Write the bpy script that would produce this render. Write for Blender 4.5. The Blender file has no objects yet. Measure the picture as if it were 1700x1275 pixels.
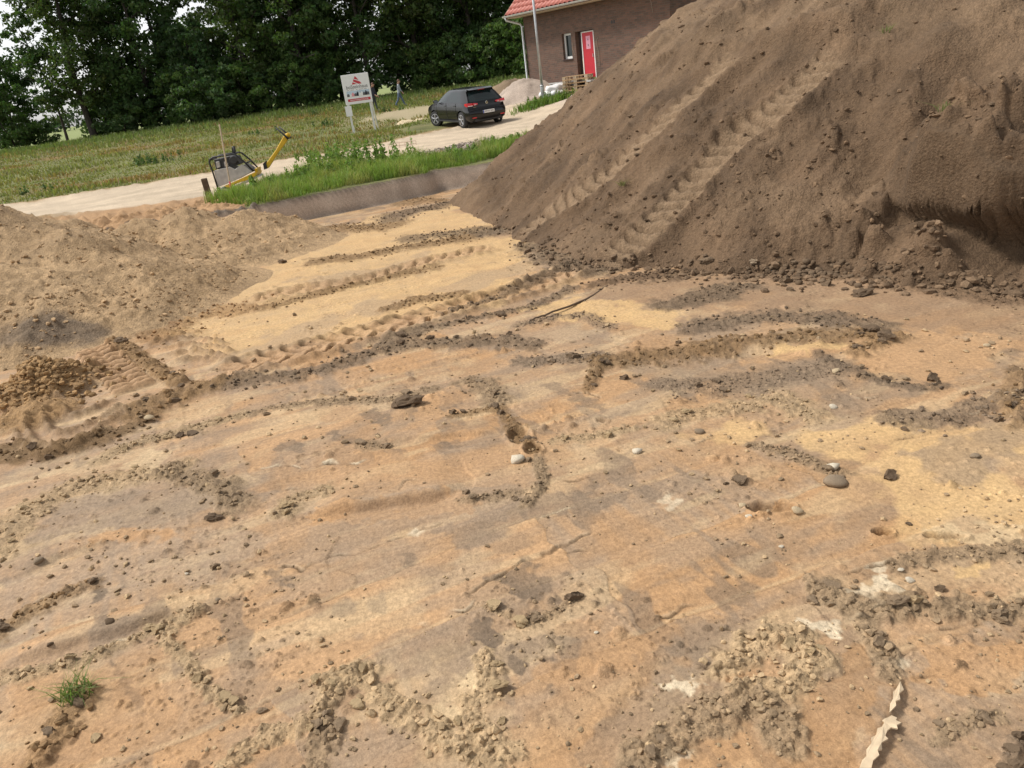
import bpy, bmesh, math, random
import numpy as np
from mathutils import Vector, Matrix, Quaternion

# ---------------------------------------------------------------- camera
scene = bpy.context.scene
COL = scene.collection
PITCH, ROLL, FPX = math.radians(22.2), math.radians(7.6), 1277.0
CAM = np.array([0.0, 0.0, 2.1])
_F = np.array([0, math.cos(PITCH), -math.sin(PITCH)])
_U0 = np.array([0, math.sin(PITCH), math.cos(PITCH)])
_R0 = np.array([1.0, 0, 0])
_X = math.cos(ROLL) * _R0 - math.sin(ROLL) * _U0
_Y = math.sin(ROLL) * _R0 + math.cos(ROLL) * _U0
cam_d = bpy.data.cameras.new('camera')
cam_d.sensor_width = 36.0
cam_d.lens = FPX / 1700 * 36.0
cam_d.clip_start = 0.05
cam_d.clip_end = 6000
cam = bpy.data.objects.new('camera', cam_d)
COL.objects.link(cam)
m = Matrix.Identity(4)
for i in range(3):
    m[i][0], m[i][1], m[i][2], m[i][3] = _X[i], _Y[i], -_F[i], CAM[i]
cam.matrix_world = m
scene.camera = cam

# ---------------------------------------------------------------- sky, sun, exposure
SUN_AZ, SUN_EL = math.radians(-78), math.radians(52)      # azimuth measured from +Y towards +X
world = bpy.data.worlds.new('World')
scene.world = world
world.use_nodes = True
wn, wl = world.node_tree.nodes, world.node_tree.links
wn.clear()
wout = wn.new('ShaderNodeOutputWorld')
wbg = wn.new('ShaderNodeBackground')
sky = wn.new('ShaderNodeTexSky')
sky.sky_type = 'NISHITA'
sky.sun_disc = False
sky.sun_elevation = SUN_EL
sky.sun_rotation = SUN_AZ
sky.air_density = 1.0
sky.dust_density = 1.5
sky.ozone_density = 1.0
hs = wn.new('ShaderNodeHueSaturation')
hs.inputs['Saturation'].default_value = 0.12
hs.inputs['Value'].default_value = 1.0
wl.new(sky.outputs[0], hs.inputs['Color'])
tcw = wn.new('ShaderNodeTexCoord')
cln = wn.new('ShaderNodeTexNoise')
cln.inputs['Scale'].default_value = 2.2
cln.inputs['Detail'].default_value = 6
mpw = wn.new('ShaderNodeMapping')
mpw.inputs['Scale'].default_value = (1, 1, 3)
wl.new(tcw.outputs['Generated'], mpw.inputs[0])
wl.new(mpw.outputs[0], cln.inputs['Vector'])
crw = wn.new('ShaderNodeMapRange')
crw.inputs['From Min'].default_value = 0.3
crw.inputs['From Max'].default_value = 0.7
crw.inputs['To Min'].default_value = 0.92
crw.inputs['To Max'].default_value = 1.15
wl.new(cln.outputs['Fac'], crw.inputs['Value'])
mxw = wn.new('ShaderNodeMixRGB')
mxw.blend_type = 'MULTIPLY'
mxw.inputs[0].default_value = 1.0
wl.new(hs.outputs[0], mxw.inputs[1])
wl.new(crw.outputs[0], mxw.inputs[2])
wl.new(mxw.outputs[0], wbg.inputs['Color'])
wbg.inputs['Strength'].default_value = 0.10
wl.new(wbg.outputs[0], wout.inputs['Surface'])

sun_d = bpy.data.lights.new('sun', 'SUN')
sun_d.energy = 2.0
sun_d.angle = math.radians(11)
sun_d.color = (1.0, 0.95, 0.87)
sun = bpy.data.objects.new('sun', sun_d)
COL.objects.link(sun)
_sd = Vector((math.sin(SUN_AZ) * math.cos(SUN_EL), math.cos(SUN_AZ) * math.cos(SUN_EL), math.sin(SUN_EL)))
sun.rotation_euler = (-_sd).to_track_quat('-Z', 'Y').to_euler()
sun.location = (0, 0, 60)

scene.view_settings.view_transform = 'Standard'
scene.view_settings.look = 'None'
scene.view_settings.gamma = 1.0
scene.view_settings.use_curve_mapping = False
scene.view_settings.exposure = 0.78
scene.render.resolution_x, scene.render.resolution_y = 1024, 768

rng = np.random.default_rng(11)
random.seed(5)

# ---------------------------------------------------------------- pixel <-> place helpers
def ray(u, v):
    return _F + (u - 850) / FPX * _X - (v - 637.5) / FPX * _Y
def un(u, v, z=-0.5):
    d = ray(u, v)
    return CAM + d * ((z - CAM[2]) / d[2])
def at(u, v, Y):
    d = ray(u, v)
    return CAM + d * (Y / d[1])
def ss(a, b, x):
    t = np.clip((x - a) / (b - a), 0, 1)
    return t * t * (3 - 2 * t)

# ---------------------------------------------------------------- noise (numpy)
def hsh(ix, iy, seed):
    a = ix.astype(np.int32).view(np.uint32) * np.uint32(374761393) + iy.astype(np.int32).view(np.uint32) * np.uint32(668265263) + np.uint32((seed * 1442695041) & 0xFFFFFFFF)
    a = (a ^ (a >> np.uint32(13))) * np.uint32(1274126177)
    a = (a ^ (a >> np.uint32(16))) * np.uint32(2246822519)
    return a ^ (a >> np.uint32(15))
def h2(ix, iy, seed):
    return (hsh(ix, iy, seed) & np.uint32(0xFFFFFF)) * (1.0 / 0x1000000)
def perlin(x, y, seed=0):
    xi, yi = np.floor(x), np.floor(y)
    xf, yf = x - xi, y - yi
    u, v = xf * xf * xf * (xf * (xf * 6 - 15) + 10), yf * yf * yf * (yf * (yf * 6 - 15) + 10)
    def g(dx, dy):
        a = h2(xi + dx, yi + dy, seed) * 6.2831853
        return np.cos(a) * (xf - dx) + np.sin(a) * (yf - dy)
    n00, n10, n01, n11 = g(0, 0), g(1, 0), g(0, 1), g(1, 1)
    return 1.5 * ((n00 * (1 - u) + n10 * u) * (1 - v) + (n01 * (1 - u) + n11 * u) * v)
def fbm(x, y, seed=0, octv=4, gain=0.5):
    s, a = 0, 1.0
    for o in range(octv):
        s = s + a * perlin(x * 2 ** o + 17.3 * o, y * 2 ** o - 9.1 * o, seed + o)
        a *= gain
    return s
def clods(x, y, cell, seed, prob=0.75, ht=0.42):
    """rounded lumps: one possible lump per cell, height in metres"""
    gx, gy = x / cell, y / cell
    ix, iy = np.floor(gx), np.floor(gy)
    out = np.zeros_like(x)
    M8 = np.uint32(255)
    for dx in (-1, 0, 1):
        for dy in (-1, 0, 1):
            jx, jy = ix + dx, iy + dy
            a_, b_ = hsh(jx, jy, seed + 1), hsh(jx, jy, seed + 2)
            on = (b_ >> np.uint32(24)) < prob * 255
            px, py = gx - (jx + (a_ & M8) / 255.), gy - (jy + ((a_ >> np.uint32(8)) & M8) / 255.)
            k = np.nonzero(on & (px * px + py * py < .7))[0]
            if not len(k): continue
            a_, b_, px, py = a_[k], b_[k], px[k], py[k]
            r = 0.22 + 0.42 * (((a_ >> np.uint32(16)) & M8) / 255.) ** 1.5
            an = (a_ >> np.uint32(24)) * (3.14159 / 255)
            e = 0.7 + 0.6 * (b_ & M8) / 255.
            ca, sa = np.cos(an), np.sin(an)
            qx, qy = (px * ca + py * sa) * e, (-px * sa + py * ca) / e
            d = np.maximum(np.abs(qx), np.abs(qy)) * .35 + np.hypot(qx, qy) * .75      # slightly angular lumps
            d2 = np.clip(1 - d / r, 0, 1)
            out[k] = np.maximum(out[k], np.minimum(d2 * 2.6, 1) * (.55 + .45 * d2) * r * cell * (1 + .6 * qx / r) * ht * 2)
    return out

# ---------------------------------------------------------------- polyline / polygon distance
def smooth_poly(P, n=6):
    P = [np.array(p, float) for p in P]
    if len(P) < 3:
        return np.array(P)
    Q = [2 * P[0] - P[1]] + P + [2 * P[-1] - P[-2]]
    out = []
    for i in range(1, len(Q) - 2):
        for k in range(n):
            t = k / n
            a, b, c, d = Q[i - 1], Q[i], Q[i + 1], Q[i + 2]
            out.append(0.5 * (2 * b + (c - a) * t + (2 * a - 5 * b + 4 * c - d) * t * t + (3 * b - a - 3 * c + d) * t ** 3))
    out.append(P[-1])
    return np.array(out)
def pl_dist(P, x, y):
    """distance, signed lateral offset (left positive), arc length, total length"""
    best = np.full(x.shape, 1e9)
    lat = np.zeros_like(x)
    arc = np.zeros_like(x)
    L = 0.0
    for a, b in zip(P[:-1], P[1:]):
        e = b[:2] - a[:2]
        l = math.hypot(*e) + 1e-9
        e = e / l
        px, py = x - a[0], y - a[1]
        s = px * e[0] + py * e[1]
        sc = np.clip(s, 0, l)
        d = np.hypot(px - e[0] * sc, py - e[1] * sc)
        n = e[0] * py - e[1] * px
        k = d < best
        best = np.where(k, d, best)
        lat = np.where(k, np.where(n >= 0, d, -d), lat)
        arc = np.where(k, L + s, arc)
        L += l
    return best, lat, arc, L
def pg_dist(P, x, y):
    """signed distance to polygon, inside positive"""
    d = np.full(x.shape, 1e9)
    ins = np.zeros(x.shape, bool)
    n = len(P)
    for i in range(n):
        a, b = P[i], P[(i + 1) % n]
        ex, ey = b[0] - a[0], b[1] - a[1]
        t = np.clip(((x - a[0]) * ex + (y - a[1]) * ey) / (ex * ex + ey * ey + 1e-12), 0, 1)
        d = np.minimum(d, np.hypot(x - a[0] - ex * t, y - a[1] - ey * t))
        c = (a[1] > y) != (b[1] > y)
        xs = (b[0] - a[0]) * (y - a[1]) / (b[1] - a[1] + 1e-12) + a[0]
        ins ^= c & (x < xs)
    return np.where(ins, d, -d)

# ---------------------------------------------------------------- object helpers
def obj(name, mesh, mat=None, parent=None):
    o = bpy.data.objects.new(name, mesh)
    COL.objects.link(o)
    if mat is not None and not mesh.materials:
        mesh.materials.append(mat)
    if parent is not None:
        o.parent = parent
    return o
def tag(o, label=None, cat=None, group=None, kind=None):
    if label: o['label'] = label
    if cat: o['category'] = cat
    if group: o['group'] = group
    if kind: o['kind'] = kind
    return o
def empty(name, loc=(0, 0, 0), rz=0.0):
    o = bpy.data.objects.new(name, None)
    o.empty_display_size = 0.2
    COL.objects.link(o)
    o.location = loc
    o.rotation_euler = (0, 0, rz)
    return o
def big_mesh(name, V, Fq, smooth=True, col=None, extra=None):
    """V (n,3), Fq (m,k) with one k"""
    me = bpy.data.meshes.new(name)
    V = np.ascontiguousarray(V, dtype=np.float32)
    Fq = np.ascontiguousarray(Fq, dtype=np.int32)
    me.vertices.add(len(V))
    me.vertices.foreach_set('co', V.ravel())
    k = Fq.shape[1]
    me.loops.add(Fq.size)
    me.loops.foreach_set('vertex_index', Fq.ravel())
    me.polygons.add(len(Fq))
    me.polygons.foreach_set('loop_start', np.arange(0, Fq.size, k, dtype=np.int32))
    me.update(calc_edges=True)
    me.polygons.foreach_set('use_smooth', np.full(len(Fq), bool(smooth)))
    if col is not None:
        a = me.color_attributes.new('col', 'FLOAT_COLOR', 'POINT')
        c4 = np.ones((len(V), 4), np.float32)
        c4[:, :3] = col
        a.data.foreach_set('color', c4.ravel())
    for nm, arr in (extra or {}).items():
        a = me.attributes.new(nm, 'FLOAT', 'POINT')
        a.data.foreach_set('value', np.ascontiguousarray(arr, np.float32))
    me.validate()
    return me

class MB:
    """collects boxes, tubes, prisms into one mesh"""
    def __init__(s):
        s.v, s.f = [], []
    def add(s, V, F):
        b = len(s.v)
        s.v += [tuple(map(float, p)) for p in V]
        s.f += [tuple(i + b for i in q) for q in F]
        return s
    def box(s, c, size, rot=None):
        hx, hy, hz = [k / 2 for k in size]
        P = [Vector((x, y, z)) for x in (-hx, hx) for y in (-hy, hy) for z in (-hz, hz)]
        if rot is not None: P = [rot @ p for p in P]
        P = [p + Vector(c) for p in P]
        return s.add(P, [(0, 1, 3, 2), (4, 6, 7, 5), (0, 4, 5, 1), (2, 3, 7, 6), (0, 2, 6, 4), (1, 5, 7, 3)])
    def tube(s, pts, r, n=8, cap=True):
        pts = [Vector(p) for p in pts]
        rs = r if isinstance(r, (list, tuple)) else [r] * len(pts)
        rings = []
        up = None
        for i, p in enumerate(pts):
            t = (pts[min(i + 1, len(pts) - 1)] - pts[max(i - 1, 0)]).normalized()
            if up is None:
                up = t.orthogonal().normalized()
            else:
                up = (up - t * up.dot(t))
                up = up.normalized() if up.length > 1e-5 else t.orthogonal().normalized()
            w = t.cross(up)
            rings.append([p + (up * math.cos(a) + w * math.sin(a)) * rs[i] for a in [2 * math.pi * k / n for k in range(n)]])
        V = [q for rg in rings for q in rg]
        F = []
        for i in range(len(rings) - 1):
            for k in range(n):
                F.append((i * n + k, i * n + (k + 1) % n, (i + 1) * n + (k + 1) % n, (i + 1) * n + k))
        if cap:
            F.append(tuple(range(n))[::-1])
            F.append(tuple((len(rings) - 1) * n + k for k in range(n)))
        return s.add(V, F)
    def prism(s, poly, dv):
        """poly: list of 3D points, extruded by vector dv"""
        n = len(poly)
        P = [Vector(p) for p in poly]
        V = P + [p + Vector(dv) for p in P]
        F = [tuple(range(n))[::-1], tuple(range(n, 2 * n))] + [(i, (i + 1) % n, n + (i + 1) % n, n + i) for i in range(n)]
        return s.add(V, F)
    def lathe(s, prof, c, axis='Z', n=20):
        """prof: (r, h) pairs"""
        V, F = [], []
        for r, h in prof:
            for k in range(n):
                a = 2 * math.pi * k / n
                q = (r * math.cos(a), r * math.sin(a), h)
                if axis == 'Y': q = (q[0], q[2], q[1])
                if axis == 'X': q = (q[2], q[0], q[1])
                V.append((q[0] + c[0], q[1] + c[1], q[2] + c[2]))
        for i in range(len(prof) - 1):
            for k in range(n):
                F.append((i * n + k, i * n + (k + 1) % n, (i + 1) * n + (k + 1) % n, (i + 1) * n + k))
        F.append(tuple(range(n))[::-1])
        F.append(tuple((len(prof) - 1) * n + k for k in range(n)))
        return s.add(V, F)
    def mesh(s, name, smooth=False, bevel=0.0):
        me = bpy.data.meshes.new(name)
        me.from_pydata(s.v, [], s.f)
        bm = bmesh.new()
        bm.from_mesh(me)
        bmesh.ops.recalc_face_normals(bm, faces=bm.faces)
        if bevel > 0:
            ed = [e for e in bm.edges if len(e.link_faces) == 2 and e.calc_face_angle(0) > 0.6]
            bmesh.ops.bevel(bm, geom=ed, offset=bevel, segments=1, affect='EDGES', profile=0.6)
        bm.to_mesh(me)
        bm.free()
        if smooth:
            me.polygons.foreach_set('use_smooth', np.ones(len(me.polygons), bool))
        return me
    def build(s, name, mat, parent=None, smooth=False, bevel=0.0):
        return obj(name, s.mesh(name, smooth, bevel), mat, parent)

# ---------------------------------------------------------------- materials
MAT = {}
def new_mat(name):
    mt = bpy.data.materials.new(name)
    mt.use_nodes = True
    nt = mt.node_tree
    b = nt.nodes['Principled BSDF']
    MAT[name] = mt
    return mt, nt, b
def N(nt, t, **kw):
    n = nt.nodes.new(t)
    for k, v in kw.items():
        if k in n.inputs: n.inputs[k].default_value = v
        else: setattr(n, k, v)
    return n
def simple(name, col, rough=0.6, metal=0.0, var=0.15, scale=8.0, bump=0.0, spec=0.5, coat=0.0):
    mt, nt, b = new_mat(name)
    b.inputs['Roughness'].default_value = rough
    b.inputs['Metallic'].default_value = metal
    b.inputs['Specular IOR Level'].default_value = spec
    if coat: b.inputs['Coat Weight'].default_value = coat
    tc = N(nt, 'ShaderNodeTexCoord')
    no = N(nt, 'ShaderNodeTexNoise', Scale=scale, Detail=5.0)
    nt.links.new(tc.outputs['Object'], no.inputs['Vector'])
    mr = N(nt, 'ShaderNodeMapRange')
    mr.inputs['From Min'].default_value, mr.inputs['From Max'].default_value = 0.3, 0.7
    mr.inputs['To Min'].default_value, mr.inputs['To Max'].default_value = 1 - var, 1 + var
    nt.links.new(no.outputs['Fac'], mr.inputs['Value'])
    mx = N(nt, 'ShaderNodeMixRGB', blend_type='MULTIPLY')
    mx.inputs[0].default_value = 1
    mx.inputs[1].default_value = (*col, 1)
    nt.links.new(mr.outputs[0], mx.inputs[2])
    nt.links.new(mx.outputs[0], b.inputs['Base Color'])
    if bump:
        bp = N(nt, 'ShaderNodeBump', Strength=bump, Distance=0.02)
        nt.links.new(no.outputs['Fac'], bp.inputs['Height'])
        nt.links.new(bp.outputs[0], b.inputs['Normal'])
    return mt
def soil_mat(name, bump_d=0.006, fine=180.0, rough=0.92, var=0.28, use_attr=True, col=(.3, .2, .1)):
    mt, nt, b = new_mat(name)
    L = nt.links.new
    geo = N(nt, 'ShaderNodeNewGeometry')
    n1 = N(nt, 'ShaderNodeTexNoise', Scale=fine, Detail=3.0, Roughness=0.6)
    n2 = N(nt, 'ShaderNodeTexNoise', Scale=fine / 5, Detail=5.0, Roughness=0.65)
    vo = N(nt, 'ShaderNodeTexVoronoi', Scale=fine / 3)
    for n in (n1, n2, vo): L(geo.outputs['Position'], n.inputs['Vector'])
    if use_attr:
        at_ = N(nt, 'ShaderNodeAttribute', attribute_name='col')
        csrc = at_.outputs['Color']
        rat = N(nt, 'ShaderNodeAttribute', attribute_name='rough')
        rsrc = rat.outputs['Fac']
    else:
        rg = N(nt, 'ShaderNodeRGB')
        rg.outputs[0].default_value = (*col, 1)
        csrc, rsrc = rg.outputs[0], None
    mr = N(nt, 'ShaderNodeMapRange')
    mr.inputs['From Min'].default_value, mr.inputs['From Max'].default_value = 0.28, 0.72
    mr.inputs['To Min'].default_value, mr.inputs['To Max'].default_value = 1 - var, 1 + var
    L(n2.outputs['Fac'], mr.inputs['Value'])
    mr2 = N(nt, 'ShaderNodeMapRange')
    mr2.inputs['From Min'].default_value, mr2.inputs['From Max'].default_value = 0.25, 0.75
    mr2.inputs['To Min'].default_value, mr2.inputs['To Max'].default_value = 1 - var * .8, 1 + var * .8
    L(n1.outputs['Fac'], mr2.inputs['Value'])
    mu = N(nt, 'ShaderNodeMath', operation='MULTIPLY')
    L(mr.outputs[0], mu.inputs[0]); L(mr2.outputs[0], mu.inputs[1])
    mx = N(nt, 'ShaderNodeMixRGB', blend_type='MULTIPLY')
    mx.inputs[0].default_value = 1
    L(csrc, mx.inputs[1]); L(mu.outputs[0], mx.inputs[2])
    L(mx.outputs[0], b.inputs['Base Color'])
    # height for bump: grains + lumps
    a1 = N(nt, 'ShaderNodeMath', operation='MULTIPLY'); a1.inputs[1].default_value = 0.5
    L(n1.outputs['Fac'], a1.inputs[0])
    a2 = N(nt, 'ShaderNodeMath', operation='ADD')
    L(a1.outputs[0], a2.inputs[0]); L(n2.outputs['Fac'], a2.inputs[1])
    a3 = N(nt, 'ShaderNodeMath', operation='MULTIPLY_ADD'); a3.inputs[1].default_value = -0.5
    L(vo.outputs['Distance'], a3.inputs[0]); L(a2.outputs[0], a3.inputs[2])
    bp = N(nt, 'ShaderNodeBump', Distance=bump_d, Strength=1.0)
    L(a3.outputs[0], bp.inputs['Height'])
    if rsrc is not None:
        m1 = N(nt, 'ShaderNodeMapRange'); m1.inputs['To Min'].default_value = 0.12; m1.inputs['To Max'].default_value = 1.0
        L(rsrc, m1.inputs['Value']); L(m1.outputs[0], bp.inputs['Strength'])
        m2 = N(nt, 'ShaderNodeMapRange'); m2.inputs['To Min'].default_value = 0.62; m2.inputs['To Max'].default_value = 0.95
        L(rsrc, m2.inputs['Value']); L(m2.outputs[0], b.inputs['Roughness'])
    else:
        b.inputs['Roughness'].default_value = rough
    b.inputs['Specular IOR Level'].default_value = 0.3
    L(bp.outputs[0], b.inputs['Normal'])
    return mt
soil_mat('soil', bump_d=.010)
soil_mat('mound_soil', bump_d=0.02, fine=110.0)
# ---------------------------------------------------------------- large shape of the place
NATP = np.array([(-13, 22, 0), (-7, 21, 0), (-1.3, 19.5, 0), (-10, 29, 0), (-5, 39, .05), (-.6, 34.4, .05), (-1.9, 36.7, .19), (.95, 35.3, .09), (-.3, 37.5, .2), (0, 32, 0), (3.2, 36.8, .38),
    (3.3, 40, 1.18), (5, 38, 1.1), (6.5, 36, 1.1), (9, 40, 1.25), (12, 36, 1.2), (-1.5, 41, .25), (-8, 62, .35), (-3, 60, .45), (-50, 85, .5), (-25, 88, .9),
    (-10, 90, 1.0), (10, 80, 1.3), (-30, 50, .15), (30, 60, 1.4), (30, 30, .6), (-30, 20, 0), (0, 5, 0), (-20, 0, 0),
    (20, 0, 0), (4, 28, .05), (10, 28, .3), (-20, 38, .05), (-6, 30, 0), (-60, 60, .2), (-80, 140, .7), (0, 160, 1.1),
    (-300, 300, 1), (0, 400, 1.2), (300, 300, 1.2), (800, 800, 1.2), (-800, 800, 1.0), (0, 1200, 1.2)], float)
def nat(x, y):
    num = np.zeros_like(x); den = np.zeros_like(x)
    for a, b, c in NATP:
        d2 = (x - a) ** 2 + (y - b) ** 2 + 0.8
        w = d2 ** -1.6
        num += w * c; den += w
    return num / den
PIT = [(-30, 5), (-10.2, 15), (-5.1, 17.45), (-1.42, 19.3), (-1.3, 19.75), (.3, 19.9), (3, 20), (20, 14), (20, -12), (-30, -12)]
def base_z(x, y):
    z = nat(x, y)
    r = np.hypot(x, y)
    near = r < 45
    d = np.full(x.shape, -9.0)
    d[near] = pg_dist(PIT, x[near], y[near])
    d = d + np.where(near, 0.05 * perlin(x * 2.1, y * 2.1, 5), 0)
    return np.where(d > -.5, z + (-0.5 - z) * ss(-0.02, 0.26, d), z), d
MF = [(-.75, 17.4), (.45, 12.4), (1.42, 10.2), (2.7, 9.0), (4.1, 7.8), (5.0, 7.1), (7.5, 5.5), (12, 3), (22, 3), (24, 26), (7, 25.5), (1.6, 21.8), (-.2, 19.8)]
def mound_raw(x, y):
    d = pg_dist(MF, x, y)
    d = d + 0.22 * perlin(x * .55, y * .55, 31) + .09 * perlin(x * 1.7, y * 1.7, 33)
    H = 0.70 * (np.logaddexp(0, d / .12) * .12)
    cap = 3.75 + .55 * perlin(x * .33 + 3, y * .33, 41) + .05 * (x - 5)
    k = .35
    H = -k * np.logaddexp(-H / k, -cap / k)
    return np.where(d < -1.2, -1.0, H), d
HEAPS = []   # (x, y, height, rx, ry, angle)
def heap_raw(x, y):
    H = np.zeros_like(x)
    k = .09
    acc = np.zeros_like(x)
    for (cx, cy, h, rx, ry, a) in HEAPS:
        ca, sa = math.cos(a), math.sin(a)
        px, py = x - cx, y - cy
        q = np.sqrt(((px * ca + py * sa) / rx) ** 2 + ((-px * sa + py * ca) / ry) ** 2 + .02)
        acc += np.exp(np.clip(h * (1.14 - q) / k, -30, 60))
    return k * np.log(acc + 1.0)
# sand heaps on the left; crest points measured on the photograph and given their own distance
def heap_at(u, v, Y, rx, ry, a=0.0, zf=-.5):
    p = at(u, v, Y)
    HEAPS.append((p[0], p[1], p[2] - zf, rx, ry, a))
heap_at(-20, 342, 13.2, 2.6, 2.6)
heap_at(95, 374, 12.6, 1.9, 2.3, .4)
heap_at(-60, 430, 11.2, 2.4, 1.9, .2)
heap_at(170, 425, 11.9, 2.0, 1.8, .3)
heap_at(60, 480, 10.6, 1.9, 1.5, .3)
heap_at(110, 362, 16.6, 1.2, .9, .3)
heap_at(215, 356, 15.3, 1.3, 1.4, .3)
heap_at(300, 344, 15.6, 1.5, 1.5, .2)
heap_at(395, 346, 15.6, 1.4, 1.5, .3)
heap_at(300, 392, 13.9, 1.6, 1.1, .3)
heap_at(420, 392, 14.6, 1.3, 1.0, .35)
SMALL = []
def total_z(x, y):
    z, _ = base_z(x, y)
    H, _ = mound_raw(x, y)
    z = np.maximum(z, -.5 + H)
    return np.maximum(z, np.where(np.hypot(x + 7, y - 13) < 9, -.5 + heap_raw(x, y), -9))
_T = np.concatenate([np.linspace(1.5, 30, 900), np.geomspace(30, 400, 300)])
def hit(u, v):
    d = ray(u, v)
    P = CAM[None] + d[None] * (_T / d[1])[:, None]
    z = total_z(P[:, 0].copy(), P[:, 1].copy())
    k = np.nonzero(P[:, 2] < z)[0]
    if len(k) == 0: return P[-1]
    i = k[0]
    if i == 0: return P[0]
    a, b = P[i - 1], P[i]
    fa, fb = a[2] - z[i - 1], b[2] - z[i]
    return a + (b - a) * fa / (fa - fb)
def pts(L, mode='pit'):
    if mode == 'pit': return [un(u, v, -.5) for u, v in L]
    if mode == 'nat': return [un(u, v, 0.) for u, v in L]
    return [hit(u, v) for u, v in L]
def width_m(L, w, mode='pit'):
    """half width in metres of a strip that is w pixels thick"""
    i = max(0, len(L) // 2 - 1)
    a, b = np.array(L[i], float), np.array(L[i + 1], float)
    t = (b - a) / (np.hypot(*(b - a)) + 1e-9)
    n = np.array([-t[1], t[0]]) * w * .78 / 2
    c = (a + b) / 2
    return np.hypot(*(un(*(c + n), -.5) - un(*(c - n), -.5))[:2]) / 2

# ---------------------------------------------------------------- soil colours (albedo)
TAN = np.array([.40, .245, .128]); ORANGE = np.array([.395, .228, .108]); GREY = np.array([.225, .162, .108])
PALE = np.array([.54, .40, .235]); WHITE = np.array([.60, .49, .34]); DARK = np.array([.125, .088, .056])
GCLOD = np.array([.295, .208, .125]); TCLOD = np.array([.40, .285, .165]); BROWN = np.array([.25, .155, .075])
YELLOW = np.array([.56, .37, .175]); MOUND = np.array([.135, .086, .050]); MLIGHT = np.array([.205, .135, .08])
ROAD = np.array([.52, .42, .305]); FIELD = np.array([.105, .125, .04])

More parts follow.
